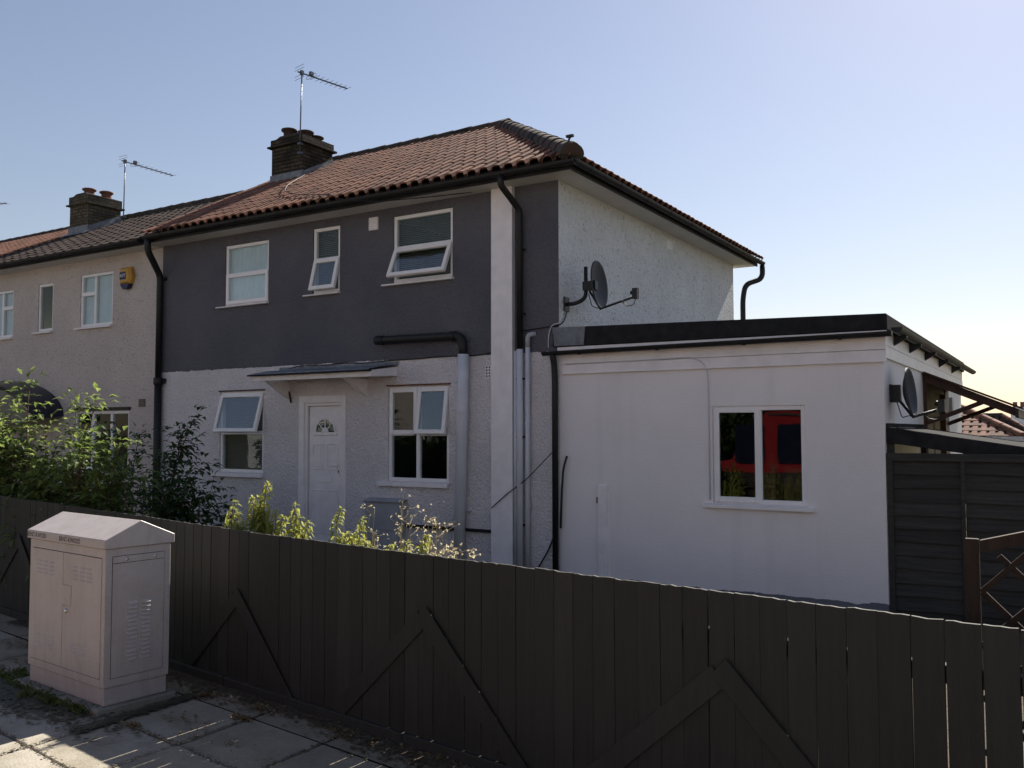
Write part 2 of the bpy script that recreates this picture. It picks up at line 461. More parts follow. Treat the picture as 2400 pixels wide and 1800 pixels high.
def wall_plane(mb, a0, a1, z0, z1, holes, depth, P, flip=False):
    """rectangular wall face with rectangular holes and their reveals. P(a, d, z) -> point, d = depth into the wall"""
    xs = sorted({a0, a1, *[h[0] for h in holes], *[h[1] for h in holes]})
    zs = sorted({z0, z1, *[h[2] for h in holes], *[h[3] for h in holes]})
    def q(pts): mb.quad(*(pts[::-1] if flip else pts))
    for i in range(len(xs) - 1):
        for j in range(len(zs) - 1):
            cx, cz = (xs[i] + xs[i + 1]) / 2, (zs[j] + zs[j + 1]) / 2
            if any(h[0] < cx < h[1] and h[2] < cz < h[3] for h in holes): continue
            q([P(xs[i], 0, zs[j]), P(xs[i + 1], 0, zs[j]), P(xs[i + 1], 0, zs[j + 1]), P(xs[i], 0, zs[j + 1])])
    for x0, x1, b, t in holes:
        q([P(x0, 0, b), P(x0, depth, b), P(x1, depth, b), P(x1, 0, b)][::-1])
        q([P(x0, 0, t), P(x1, 0, t), P(x1, depth, t), P(x0, depth, t)][::-1])
        q([P(x0, 0, b), P(x0, 0, t), P(x0, depth, t), P(x0, depth, b)][::-1])
        q([P(x1, 0, b), P(x1, depth, b), P(x1, depth, t), P(x1, 0, t)][::-1])

FR = 0.055
def ring(mb, x0, x1, z0, z1, w, y0, y1, T=lambda p: p):
    """four bars of a rectangular frame, butted end to end"""
    for a, b, c, d in ((x0, x0 + w, z0, z1), (x1 - w, x1, z0, z1), (x0 + w, x1 - w, z0, z0 + w), (x0 + w, x1 - w, z1 - w, z1)):
        vs = [T((x, y, z)) for z in (c, d) for y in (y0, y1) for x in (a, b)]
        mb.add(vs, [(0, 2, 3, 1), (4, 5, 7, 6), (0, 1, 5, 4), (2, 6, 7, 3), (0, 4, 6, 2), (1, 3, 7, 5)])
def pane_at(win, x0, x1, z0, z1, y, T=lambda p: p, mat="window_glass", name="pane"):
    mb = MB()
    vs = [T((x, yy, z)) for z in (z0, z1) for yy in (y, y + 0.006) for x in (x0, x1)]
    mb.add(vs, [(0, 2, 3, 1), (4, 5, 7, 6), (0, 1, 5, 4), (2, 6, 7, 3), (0, 4, 6, 2), (1, 3, 7, 5)])
    return mb.build(name, mat, win)
def sash(win, x0, x1, z0, z1, y, out=0.0, mat="sash_glass", label=None):
    """opening light: hinged at the top and swung out at the foot by 'out' metres"""
    a = math.asin(min(0.9, out / (z1 - z0)))
    hz, hy = z1, y
    def T(p):
        dz = p[2] - hz; dy = p[1] - hy
        return (p[0], hy + dy * math.cos(a) + dz * math.sin(a), hz + dz * math.cos(a) - dy * math.sin(a))
    mb = MB()
    ring(mb, x0, x1, z0, z1, 0.065, y - 0.012, y + 0.045, T)
    o = mb.build("sash", "upvc_white", win, 0.006)
    if label: o["label"] = label
    pane_at(win, x0 + 0.0652, x1 - 0.0652, z0 + 0.0652, z1 - 0.0652, y + 0.012, T, mat)
def sill(win, x0, x1, z0, z1, out=0.07, mat="painted_timber_white", back=0.05):
    mb = MB()
    mb.prism([(-out, z0), (back, z0), (back, z1), (-out, z1 - 0.014)], x0, x1, 'x')
    return mb.build("sill", mat, win, 0.004)
def slats(win, x0, x1, z0, z1, y, pitch, mat, name="blind"):
    mb = MB()
    z = z0
    while z < z1:
        mb.t = random.random()
        mb.quad((x0, y, z), (x1, y, z), (x1, y + 0.016, z + pitch * 0.80), (x0, y + 0.016, z + pitch * 0.80))
        z += pitch
    return mb.build(name, mat, win)
def window_frame(house, x0, x1, z0, z1, y=0.05):
    mb = MB()
    ring(mb, x0 - 0.0, x1 + 0.0, z0, z1, FR, y - 0.03, y + 0.04)
    return mb

def tube_obj(name, pts, r, mat, parent, n=10):
    mb = MB(); mb.tube(pts, r, n); return mb.build(name, mat, parent)
def bend(pts, r=0.06, seg=4):
    """round the corners of a polyline"""
    pts = [Vector(p) for p in pts]; out = [pts[0]]
    for i in range(1, len(pts) - 1):
        a, b, c = pts[i - 1], pts[i], pts[i + 1]
        k = min(r, (a - b).length / 2.01, (c - b).length / 2.01)
        p0 = b + (a - b).normalized() * k; p1 = b + (c - b).normalized() * k
        for j in range(seg + 1):
            t = j / seg
            out.append(p0 * (1 - t) ** 2 + b * 2 * t * (1 - t) + p1 * t ** 2)
    return out + [pts[-1]]

def tile_slope(name, mat, parent, O, U, V, width, length, tw, gauge, amp, step, clips=(), spu=10, flat=False):
    """one roof slope of overlapping tiles. O: eave corner, U along the eave, V up the slope"""
    U = Vector(U).normalized(); V = Vector(V).normalized(); Nn = U.cross(V); O = Vector(O)
    mb = MB()
    nu = int(math.ceil(width / tw)); rng = random.Random(hash(name) % 1000 + int(width * 10))
    if flat: ts = [i / spu for i in range(spu)]
    else: ts = [0.0, 0.05, 0.16, 0.28, 0.40, 0.52, 0.58, 0.61, 0.74, 0.88]
    spu = len(ts)
    us = [(i + t) * tw for i in range(nu) for t in ts] + [nu * tw]
    us = [min(u, width) for u in us]
    def prof(u):
        t = (u / tw) % 1.0
        if flat:
            return amp * (1.0 if t < 0.10 or (0.48 < t < 0.58) else 0.0)
        if t < 0.59: return amp * (1 - 0.16 * ((t - 0.31) / 0.28) ** 2)      # broad roll
        if t < 0.82: return 0.0                                              # pan, with a near upright side
        return amp * 0.84 * ((t - 0.82) / 0.18) ** 1.6
    hs = [prof(u) for u in us]
    ncol = len(us); rows = []; v = 0.0; k = 0
    while v < length - 1e-6:
        v1 = min(v + gauge, length)
        jit = [rng.uniform(-0.007, 0.007) for _ in range(nu + 1)]
        lift = [rng.uniform(-0.003, 0.004) for _ in range(nu + 1)]
        A = []; B = []; C = []
        for i, u in enumerate(us):
            ti = min(i // spu, nu - 1)
            a = O + U * u + V * (v - 0.03 + jit[ti]) + Nn * (hs[i] + (step if flat else 0.006 + step * (1 - hs[i] / amp)) + lift[ti])
            A.append(a)
            B.append(O + U * u + V * v1 + Nn * (hs[i] * (0.9 if flat else 0.98) + 0.002))
            C.append(O + U * u + V * (v - 0.03 + jit[ti]) + Nn * (hs[i] - 0.01))
        b = len(mb.v)
        vs = A + B + A + C
        fs = []; tn = []
        tints = [min(1, max(0.14, rng.gauss(0.5, 0.22))) for _ in range(nu + 1)]
        base = len(mb.v)
        mb.v += [tuple(p) for p in vs]
        for i in range(ncol - 1):
            ti = min(i // spu, nu - 1)
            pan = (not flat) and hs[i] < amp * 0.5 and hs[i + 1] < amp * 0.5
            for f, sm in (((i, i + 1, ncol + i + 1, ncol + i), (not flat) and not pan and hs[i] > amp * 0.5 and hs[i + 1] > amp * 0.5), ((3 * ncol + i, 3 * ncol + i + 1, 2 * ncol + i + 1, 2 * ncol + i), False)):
                mb.f.append(tuple(base + j for j in f)); mb.mi.append(0); mb.tint.append(0.0 if pan else tints[ti]); mb.sm.append(sm)  # pan faces get the darkest tint as painted shade
        v = v1; k += 1
    o = mb.build(name, mat, parent)
    if clips:
        bm = bmesh.new(); bm.from_mesh(o.data)
        org = Vector(o["_o"])
        for co, no in clips:
            bmesh.ops.bisect_plane(bm, geom=bm.verts[:] + bm.edges[:] + bm.faces[:], plane_co=Vector(co) - org, plane_no=Vector(no), clear_outer=True)
        bm.to_mesh(o.data); bm.free()
    return o

def ridge_run(name, parent, p, q, r, seg=0.42, mat="ridge_clay", half=True, up=(0, 0, 1)):
    p = Vector(p); q = Vector(q); L = (q - p).length; d = (q - p).normalized()
    side = d.cross(Vector(up)).normalized(); u = side.cross(d)
    mb = MB(); n = max(1, int(L / seg)); rng = random.Random(int(L * 100))
    for i in range(n):
        mb.t = min(1, max(0, rng.gauss(0.5, 0.25)))
        a = p + d * (L * i / n - 0.02); b = p + d * (L * (i + 1) / n)
        rr0 = r * rng.uniform(1.06, 1.12); rr1 = r * rng.uniform(0.95, 1.0)
        K = 9; vs = []
        for c, rr in ((a, rr0), (b, rr1)):
            for k in range(K):
                t = math.pi * (k / (K - 1))
                vs.append(c + side * (math.cos(t) * rr) + u * (math.sin(t) * rr * 0.95 - 0.02))
        mb.smooth = True
        mb.add(vs, [(k, k + 1, K + k + 1, K + k) for k in range(K - 1)])
        mb.smooth = False
        mb.add(vs[:K], [tuple(range(K))])
    # mortar bed
    mb.cur = 1; mb.t = .5
    mb.bar(p - u * 0.03, q - u * 0.03, r * 2.1, 0.07, up)
    return mb.build(name, [mat, "mortar_mossy"], parent)

def gutter(parent, p, q, r=0.058, mat="black_plastic", name="gutter", brackets=0.9, down=(0, 0, -1)):
    p = Vector(p); q = Vector(q); d = (q - p).normalized(); dn = Vector(down); side = d.cross(dn).normalized()
    mb = MB(); K = 9
    for rr in (r, r - 0.006):
        vs = []
        for c in (p, q):
            for k in range(K):
                t = math.pi * k / (K - 1)
                vs.append(c + side * (math.cos(t) * rr) + dn * (math.sin(t) * rr))
        mb.smooth = True
        mb.add(vs, [(k, k + 1, K + k + 1, K + k) for k in range(K - 1)])
        mb.smooth = False
        if rr == r:
            mb.add(vs[:K], [tuple(range(K))]); mb.add(vs[K:], [tuple(range(K))[::-1]])
    L = (q - p).length; n = max(2, int(L / brackets))
    for i in range(n):
        c = p + d * (L * (i + 0.5) / n)
        vs = []
        for cc in (c - d * 0.02, c + d * 0.02):
            for k in range(K):
                t = math.pi * k / (K - 1)
                vs.append(cc + side * (math.cos(t) * (r + 0.008)) + dn * (math.sin(t) * (r + 0.008)))
        mb.add(vs, [(k, k + 1, K + k + 1, K + k) for k in range(K - 1)])
    return mb.build(name, mat, parent)

# ------------------------------------------------------------------ setting: earth, pavement, kerb, road
FA = R(8.3)
FE = Vector((math.cos(FA), -math.sin(FA), 0)); FN = Vector((math.sin(FA), math.cos(FA), 0)); FD = -6.472
def fence_y(x): return (FD - FN.x * x) / FN.y

mb = MB()
mb.quad((-400, -400, -0.10), (400, -400, -0.10), (400, 700, -0.10), (-400, 700, -0.10))
tag(mb.build("ground", "ground_earth"), kind="structure")
mb = MB()
mb.quad((-60, -0.01, -0.03), (-60, -6.0, -0.03), (30, -12, -0.03), (30, -0.01, -0.03))
mb.v = [(-60, 0.3, -0.03), (-60, fence_y(-60) + 0.3, -0.03), (20, fence_y(20) + 0.1, -0.03), (20, 0.3, -0.03)]
tag(mb.build("garden_soil", "soil"), kind="structure")
mb = MB()
mb.box(-60, 30, -11.3, 3, -0.3, -0.022)
mb.v = [(p[0], p[1] if p[1] < 0 else fence_y(p[0]) + 0.16, p[2]) for p in mb.v]
tag(mb.build("pavement_bed", "soil"), kind="structure")

rng = random.Random(3)
mb = MB()
PX, PY = 0.775, 0.62
for i in range(-14, 16):
    for j in range(0, 9):
        x0 = -5.665 + i * PX; x1 = x0 + PX
        def yc(x, jj): return -6.165 - 0.14 * (x + 4.88) - PY * jj
        g = 0.007
        z = rng.uniform(-0.004, 0.004); tx = rng.uniform(-0.004, 0.004); ty = rng.uniform(-0.004, 0.004)
        mb.t = min(1, max(0, rng.gauss(0.5, 0.28)))
        if i < 0 and j in (1, 2): mb.t = 1.0
        c = []
        for (x, jj, sx, sy) in ((x0, j + 1, 1, 1), (x1, j + 1, -1, 1), (x1, j, -1, -1), (x0, j, 1, -1)):
            c.append((x + sx * g, yc(x, jj) + sy * g))
        ins = 0.006
        top = [(c[0][0] + ins, c[0][1] + ins), (c[1][0] - ins, c[1][1] + ins), (c[2][0] - ins, c[2][1] - ins), (c[3][0] + ins, c[3][1] - ins)]
        zz = [z + tx * sx + ty * sy for sx, sy in ((-1, -1), (1, -1), (1, 1), (-1, 1))]
        vs = [(*c[k], -0.05) for k in range(4)] + [(*c[k], zz[k] - 0.006) for k in range(4)] + [(*top[k], zz[k]) for k in range(4)]
        mb.add(vs, [(8, 9, 10, 11)] + [(k, (k + 1) % 4, 4 + (k + 1) % 4, 4 + k) for k in range(4)] + [(4 + k, 4 + (k + 1) % 4, 8 + (k + 1) % 4, 8 + k) for k in range(4)])
# narrow cut row along the fence foot
for i in range(-14, 16):
    x0 = -5.665 + i * PX + 0.007; x1 = x0 + PX - 0.014
    mb.t = rng.uniform(0.05, 0.4)
    y00 = -6.165 - 0.14 * (x0 + 4.88) + 0.007; y01 = -6.165 - 0.14 * (x1 + 4.88) + 0.007
    y10 = fence_y(x0) - 0.035; y11 = fence_y(x1) - 0.035
    if y10 - y00 < 0.03: continue
    mb.add([(x0, y00, 0), (x1, y01, 0), (x1, y11, 0.004), (x0, y10, 0.004)], [(0, 1, 2, 3)])
tag(mb.build("pavement", "pavement_slab"), kind="structure")
mb = MB()
x = -60.0
while x < 30:
    mb.box(x, x + 0.905, -11.42, -11.302, -0.25, 0.0)
    x += 0.91
tag(mb.build("kerb", "concrete", bevel=0.012), kind="structure")
mb = MB()
mb.quad((-120, -19, -0.12), (80, -19, -0.12), (80, -11.3, -0.12), (-120, -11.3, -0.12))
mb.v = [(p[0], p[1], -0.088) for p in mb.v]
tag(mb.build("road", "asphalt"), kind="structure")

# ------------------------------------------------------------------ the end terrace house
XL, XR, YB, ZS = -14.2, -5.83, 7.5, 5.42
OH = 0.38
house = thing("end_terrace_house", "end of terrace house with dark grey upper storey, white lower walls and orange tiled roof", "house", (-10.0, 3.5, 0))
HW = [(-12.50, -11.42, 4.18, 5.24), (-10.40, -9.81, 4.22, 5.29), (-8.72, -7.60, 4.25, 5.28),
      (-12.58, -11.49, 1.29, 2.67), (-8.80, -7.66, 1.24, 2.66), (-10.65, -9.64, 0.10, 2.56)]
mb = MB()
wall_plane(mb, XL, XR, -0.1, ZS, HW, 0.14, lambda a, d, z: (a, d, z))
front_wall = mb.build("front_wall", "facade_roughcast", house)
mb = MB()
wall_plane(mb, 0.0, YB, -0.1, ZS, [], 0.1, lambda a, d, z: (XR - d, a, z))
mb.quad((XR, YB, -0.1), (XL, YB, -0.1), (XL, YB, ZS), (XR, YB, ZS))
mb.build("side_wall", "white_roughcast", house)
# dark inside: room back walls, party wall and floors so that no daylight leaks through
mb = MB()
mb.quad((XL, 0.0, -0.1), (XL, YB, -0.1), (XL, YB, ZS), (XL, 0.0, ZS))
mb.box(XL + 0.02, XR - 0.03, 2.4, 2.46, -0.1, ZS)
mb.box(XL + 0.02, XR - 0.03, 0.15, 2.4, 3.0, 3.2)
mb.box(XL + 0.02, XR - 0.03, 0.15, 2.4, -0.05, 0.2)
for x in (-11.0, -9.3): mb.box(x, x + 0.1, 0.15, 2.4, 0.2, 5.4)
mb.build("room_interior", "room_dark", house)
mb = MB()
mb.box(XL, XR + OH, -OH, YB + OH, ZS + 0.0, ZS + 0.03)
mb.build("soffit", "soffit_paint", house)
mb = MB()
mb.box(XL, XR + OH + 0.02, -OH - 0.022, -OH, ZS - 0.012, ZS + 0.15)
mb.box(XR + OH, XR + OH + 0.022, -OH, YB + OH, ZS - 0.012, ZS + 0.15)
mb.build("fascia", "black_plastic", house)
EX, EY, EZ = XR + OH + 0.07, -OH - 0.07, ZS + 0.125      # eave line of the tiles
RX, RY, RZ = -9.07, 3.75, 7.84                            # hip apex
roof_root = None
pf = math.atan2(RZ - EZ, RY - EY); ph = math.atan2(RZ - EZ, EX - RX)
hipn = Vector((RY - EY, EX - RX, 0)).normalized()
hipn2 = Vector((RY - EY, -(EX - RX), 0)).normalized()
tl = math.hypot(RZ - EZ, RY - EY)
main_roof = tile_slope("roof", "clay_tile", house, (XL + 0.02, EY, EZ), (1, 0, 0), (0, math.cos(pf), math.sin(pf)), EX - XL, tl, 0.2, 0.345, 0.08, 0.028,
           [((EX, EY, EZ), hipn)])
mb = MB(); nn_ = Vector((0, -math.sin(pf), math.cos(pf))) * -0.016
mb.quad(Vector((XL, EY, EZ)) + nn_, Vector((EX - 0.02, EY, EZ)) + nn_, Vector((RX, RY, RZ)) + nn_, Vector((XL, RY, RZ)) + nn_)
nh_ = Vector((math.sin(ph), 0, math.cos(ph))) * -0.016
mb.quad(Vector((EX, EY + 0.02, EZ)) + nh_, Vector((EX, 2 * RY - EY, EZ)) + nh_, Vector((RX, RY + .01, RZ)) + nh_, Vector((RX, RY, RZ)) + nh_)
mb.build("roof_underlay", "bitumen_felt", house)
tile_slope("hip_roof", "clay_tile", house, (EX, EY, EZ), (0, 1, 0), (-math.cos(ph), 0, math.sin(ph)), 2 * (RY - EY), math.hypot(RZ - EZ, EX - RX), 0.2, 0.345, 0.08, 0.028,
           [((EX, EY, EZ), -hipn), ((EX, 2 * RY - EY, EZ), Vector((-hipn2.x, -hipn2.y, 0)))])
mb = MB()
mb.quad((EX, 2 * RY - EY, EZ), (XL, 2 * RY - EY, EZ), (XL, RY, RZ), (RX, RY, RZ))
mb.build("rear_roof", "clay_tile", house)
ridge_run("ridge_tiles", house, (RX + 0.1, RY, RZ + 0.03), (XL, RY, RZ + 0.03), 0.13)
hipr = ridge_run("hip_tiles", house, (EX + 0.0, EY + 0.0, EZ + 0.05), (RX, RY, RZ + 0.03), 0.15)
# mortared disc closing the foot of the hip, with its iron stay
mb = MB()
hd = Vector((RX - EX, RY - EY, RZ - EZ)).normalized()
Mh = hd.to_track_quat('Z', 'Y').to_matrix().to_4x4()
mb.lathe([(0.001, -0.03), (0.10, -0.03), (0.145, -0.01), (0.152, 0.05), (0.14, 0.10)], (EX - 0.02, EY + 0.02, EZ + 0.06), 18, Mh)
mb.build("hip_end", "mortar_mossy", hipr)
mb = MB()
mb.tube(bend([(EX - 0.02, EY - 0.03, EZ - 0.02), (EX - 0.02, EY - 0.05, EZ + 0.22), (EX + 0.03, EY - 0.06, EZ + 0.26)], 0.03), 0.014, 8)
mb.box(EX - 0.05, EX + 0.05, EY - 0.075, EY - 0.03, EZ + 0.245, EZ + 0.275)
mb.build("hip_iron", "cast_iron_black", hipr)
gutter(house, (XL + 0.1, EY - 0.035, ZS + 0.085), (EX + 0.06, EY - 0.035, ZS + 0.075), 0.06)
gutter(house, (EX + 0.035, EY - 0.04, ZS + 0.085), (EX + 0.035, YB + OH + 0.08, ZS + 0.075), 0.06)
tube_obj("downpipe", bend([(EX + 0.03, 7.95, ZS + 0.02), (EX + 0.03, 7.95, 5.16), (-5.62, 7.64, 5.02), (-5.66, 7.58, 4.7), (-5.66, 7.58, 0)], 0.14, 6), 0.055, "cast_iron_black", house, 12)

# chimney on the ridge
def chimney(parent, x0, x1, y0, y1, zb, zc, zt, brick, pots, potmat, pitch=None):
    mb = MB()
    mb.box(x0, x1, y0, y1, zb, zc)
    mb.box(x0 - 0.07, x1 + 0.07, y0 - 0.07, y1 + 0.07, zc, zc + 0.035)
    mb.box(x0 - 0.02, x1 + 0.02, y0 - 0.02, y1 + 0.02, zc + 0.035, zt)
    rr = random.Random(int(abs(x0) * 10))
    for k in range(16):                      # bricks standing slightly proud of the weathered face
        z = zb + 0.3 + k * 0.075 * 1.0
        if z > zc - 0.08: break
        for q in range(3):
            a = rr.uniform(y0 + 0.05, y1 - 0.25); mb.box(x1, x1 + rr.uniform(0.004, 0.012), a, a + 0.2, z, z + 0.062)
            a = rr.uniform(x0 + 0.02, x1 - 0.23); mb.box(a, a + 0.2, y0 - rr.uniform(0.004, 0.012), y0, z, z + 0.062)
    ch = mb.build("chimney", brick, parent)
    mb = MB()                                # flaunching
    mb.prism([(x0 + 0.02, zt), (x1 - 0.02, zt), (x1 - 0.2, zt + 0.07), (x0 + 0.2, zt + 0.07)], y0 + 0.03, y1 - 0.03)
    mb.build("flaunching", "mortar_mossy", ch)
    for (px, py, h) in pots:
        mb = MB()
        zz = zt + 0.03
        mb.lathe([(0.125, zz), (0.118, zz + h * 0.62), (0.135, zz + h * 0.75), (0.165, zz + h * 0.82), (0.168, zz + h * 0.96), (0.15, zz + h), (0.12, zz + h), (0.11, zz + 0.05)], (px, py, 0), 20)
        mb.build("chimney_pot", potmat, ch)
    mb = MB()                                # lead flashing round the foot, dressed onto the tiles
    k = math.tan(pf if pitch is None else pitch); e0 = EZ if pitch is None else EN
    def rz(y): return e0 + (y - EY) * k + 0.05
    mb.prism([(x0 - 0.03, rz(y0) - 0.1), (x1 + 0.03, rz(y0) - 0.1), (x1 + 0.03, rz(y0) + 0.16), (x0 - 0.03, rz(y0) + 0.16)], y0 - 0.016, y0 - 0.0125)
    mb.prism([(y0 - 0.016, rz(y0) - 0.1), (y1, rz(y1) - 0.1), (y1, rz(y1) + 0.13), (y0 - 0.016, rz(y0) + 0.13)], x1 + 0.0125, x1 + 0.017, 'x')
    mb.prism([(y0 - 0.2, rz(y0 - 0.2)), (y0 - 0.017, rz(y0) + 0.01), (y0 - 0.017, rz(y0) + 0.016), (y0 - 0.2, rz(y0 - 0.2) + 0.006)], x0 - 0.12, x1 + 0.15, 'x')
    mb.build("flashing", "lead_sheet", ch)
    return ch
chimney(house, -13.80, -12.93, 2.26, 3.12, 6.3, 7.80, 7.97, "sooty_stock_brick", [(-13.52, 2.47, 0.22), (-13.28, 2.70, 0.20), (-13.25, 2.96, 0.15)], "sooty_pot")

# windows of the house
def win_obj(mb, parent, label=None):
    o = mb.build("window", "upvc_white", parent, 0.006)
    if label: o["label"] = label
    return o
def bar_h(mb, x0, x1, z, w=0.06, y=0.05): mb.box(x0 + FR, x1 - FR, y - 0.028, y + 0.038, z - w / 2, z + w / 2)
def bar_v(mb, x, z0, z1, w=0.06, y=0.05): mb.box(x - w / 2, x + w / 2, y - 0.026, y + 0.036, z0, z1)

# upstairs left: net curtains behind, lower light shut
x0, x1, z0, z1 = HW[0]; zm = 4.72
mb = window_frame(house, x0, x1, z0, z1); bar_h(mb, x0, x1, zm)
w = win_obj(mb, house, "white upstairs window with pale net curtains")
pane_at(w, x0 + FR, x1 - FR, zm + 0.03, z1 - FR, 0.05)
sash(w, x0 + 0.02, x1 - 0.02, z0 + 0.02, zm + 0.01, 0.012, 0.0)
sill(w, x0 - 0.16, x1 + 0.02, z0 - 0.035, z0)
mb = MB(); K = 46
cv = []
for zz in (z0 + 0.03, z1 - 0.03):
    for i in range(K):
        t = i / (K - 1); cv.append((x0 + 0.04 + (x1 - x0 - 0.08) * t, 0.095 + 0.012 * math.sin(t * 55) + 0.012 * math.sin(t * 13), zz))
mb.smooth = True; mb.add(cv, [(i, i + 1, K + i + 1, K + i) for i in range(K - 1)])
mb.build("net_curtain", "net_curtain", w)
# upstairs narrow one
x0, x1, z0, z1 = HW[1]; zm = 4.77
mb = window_frame(house, x0, x1, z0, z1); bar_h(mb, x0, x1, zm)
w = win_obj(mb, house, "narrow upstairs window with its lower light propped open")
pane_at(w, x0 + FR, x1 - FR, zm + 0.03, z1 - FR, 0.05)
sash(w, x0 + 0.02, x1 - 0.02, z0 + 0.03, zm + 0.01, 0.01, 0.13)
sill(w, x0 - 0.16, x1 + 0.02, z0 - 0.035, z0)
slats(w, x0 + 0.03, x1 - 0.03, z0 + 0.06, z1 - 0.04, 0.10, 0.03, "blind_brown")
# upstairs right, wide
x0, x1, z0, z1 = HW[2]; zm = 4.78
mb = window_frame(house, x0, x1, z0, z1); bar_h(mb, x0, x1, zm)
w = win_obj(mb, house, "wide upstairs window with a blind and its lower light swung out")
pane_at(w, x0 + FR, x1 - FR, zm + 0.03, z1 - FR, 0.05)
sash(w, x0 + 0.02, x1 - 0.02, z0 + 0.03, zm + 0.0, 0.01, 0.20)
sill(w, x0 - 0.18, x1 + 0.03, z0 - 0.04, z0)
slats(w, x0 + 0.03, x1 - 0.03, z0 + 0.06, z1 - 0.04, 0.10, 0.03, "blind_brown")
# downstairs left
x0, x1, z0, z1 = HW[3]; zm = 1.97
mb = window_frame(house, x0, x1, z0, z1); bar_h(mb, x0, x1, zm)
w = win_obj(mb, house, "downstairs window left of the door with its top light swung out")
pane_at(w, x0 + FR, x1 - FR, z0 + FR, zm - 0.03, 0.05)
sash(w, x0 + 0.02, x1 - 0.02, zm - 0.01, z1 - 0.03, 0.01, 0.18)
sill(w, x0 - 0.18, x1 + 0.0, z0 - 0.075, z0 - 0.0, 0.06)
slats(w, x0 + 0.03, x1 - 0.03, z0 + 0.06, z1 - 0.04, 0.12, 0.034, "blind_dark")
mb = MB(); mb.box(x0 - 0.02, x1 + 0.03, -0.02, 0.0, z1 + 0.012, z1 + 0.032); mb.build("lintel_drip", "mortar_mossy", w)
# downstairs right, four lights
x0, x1, z0, z1 = HW[4]; zm = 1.955; xm = -8.245
mb = window_frame(house, x0, x1, z0, z1); bar_h(mb, x0, xm - 0.034, zm); bar_h(mb, xm + 0.034 - FR, x1, zm); bar_v(mb, xm, z0 + FR, z1 - FR, 0.068)
w = win_obj(mb, house, "four light downstairs window right of the door with one top light open")
pane_at(w, x0 + FR, xm - 0.034, z0 + FR, zm - 0.03, 0.05); pane_at(w, xm + 0.034, x1 - FR, z0 + FR, zm - 0.03, 0.05)
sash(w, x0 + 0.02, xm - 0.01, zm - 0.01, z1 - 0.02, 0.012, 0.0, "window_glass")
sash(w, xm + 0.012, x1 - 0.015, zm - 0.01, z1 - 0.02, 0.012, 0.10)
sill(w, x0 - 0.18, x1 + 0.01, z0 - 0.075, z0 - 0.0, 0.06)
mb = MB(); mb.box(x0 - 0.02, x1 + 0.03, -0.022, 0.0, z1 + 0.012, z1 + 0.034); mb.build("lintel_drip", "rust", w)

# front door
x0, x1, z0, z1 = HW[5]
mb = MB(); ring(mb, x0, x1, z0, z1, 0.11, -0.03, 0.05); ring(mb, x0 + 0.11, x1 - 0.11 + 0.04, z0 + 0.1, z1 - 0.11, 0.05, 0.0, 0.06)
mb.box(x0 + 0.1, x1 - 0.1, 0.062, 0.07, 0.2, z1 - 0.1)
dr = mb.build("door_frame", "painted_timber_white", house, 0.004)
lx0, lx1, lz0, lz1 = x0 + 0.19, x1 - 0.13, 0.22, z1 - 0.18
mb = MB(); mb.box(lx0, lx1, 0.03, 0.06, lz0, lz1)
cx = (lx0 + lx1) / 2
def panel(a, b, c, d):                      # raised moulding round a pressed panel
    ring(mb, a, b, c, d, 0.022, 0.018, 0.03); mb.box(a + 0.05, b - 0.05, 0.022, 0.03, c + 0.05, d - 0.05)
for s in (-1, 1):
    a, b = (lx0 + 0.07, cx - 0.035) if s < 0 else (cx + 0.035, lx1 - 0.07)
    panel(a, b, 1.38, 1.80); panel(a, b, 0.36, 1.06)
# fanlight surround
zf = 1.98; rf = 0.235
arc = [(cx + rf * math.cos(t), zf + rf * math.sin(t)) for t in [math.pi * k / 16 for k in range(17)]]
arci = [(cx + (rf - 0.035) * math.cos(t), zf + (rf - 0.035) * math.sin(t)) for t in [math.pi * k / 16 for k in range(17)]]
for k in range(16):
    mb.prism([arc[k], arc[k + 1], arci[k + 1], arci[k]], 0.012, 0.03)
mb.box(cx - rf - 0.01, cx + rf + 0.01, 0.012, 0.03, zf - 0.05, zf - 0.012)
mb.prism([(cx + 0.075 * math.cos(t), zf + 0.075 * math.sin(t)) for t in [math.pi * k / 10 for k in range(11)]], 0.013, 0.03)
for k in (1, 2, 3):
    t = math.pi * k / 4
    mb.bar((cx + 0.07 * math.cos(t), 0.021, zf + 0.07 * math.sin(t)), (cx + 0.205 * math.cos(t), 0.021, zf + 0.205 * math.sin(t)), 0.018, 0.014, (0, -1, 0))
door = mb.build("door", "painted_timber_white", house, 0.003)
mb = MB(); mb.prism([(cx + 0.2 * math.cos(t), zf + 0.2 * math.sin(t)) for t in [math.pi * k / 16 for k in range(17)]], 0.024, 0.0295); mb.build("fanlight", "extension_glass", door)
mb = MB(); mb.prism([(cx + 0.2 * math.cos(t), zf + 0.2 * math.sin(t)) for t in [math.pi * k / 16 for k in range(17)]], 0.0296, 0.0299); mb.build("fanlight_backing", "black_plastic", door)
mb = MB(); mb.box(cx - 0.145, cx + 0.145, 0.016, 0.03, 1.18, 1.27); mb.build("letter_plate", "upvc_white", door, 0.004)
mb = MB(); mb.box(lx1 - 0.055, lx1 - 0.02, 0.012, 0.03, 1.30, 1.50); mb.box(lx1 - 0.17, lx1 - 0.025, -0.03, -0.012, 1.445, 1.475); mb.box(lx1 - 0.048, lx1 - 0.025, -0.012, 0.012, 1.45, 1.47)
mb.build("handle", "upvc_white", door, 0.004)
mb = MB(); mb.box(lx1 - 0.047, lx1 - 0.03, 0.006, 0.012, 1.335, 1.375); mb.build("keyhole", "black_plastic", door)
mb = MB(); mb.box(x0 - 0.1, x1 + 0.1, -0.75, 0.0, -0.06, 0.10); mb.build("doorstep", "concrete", house, 0.01)

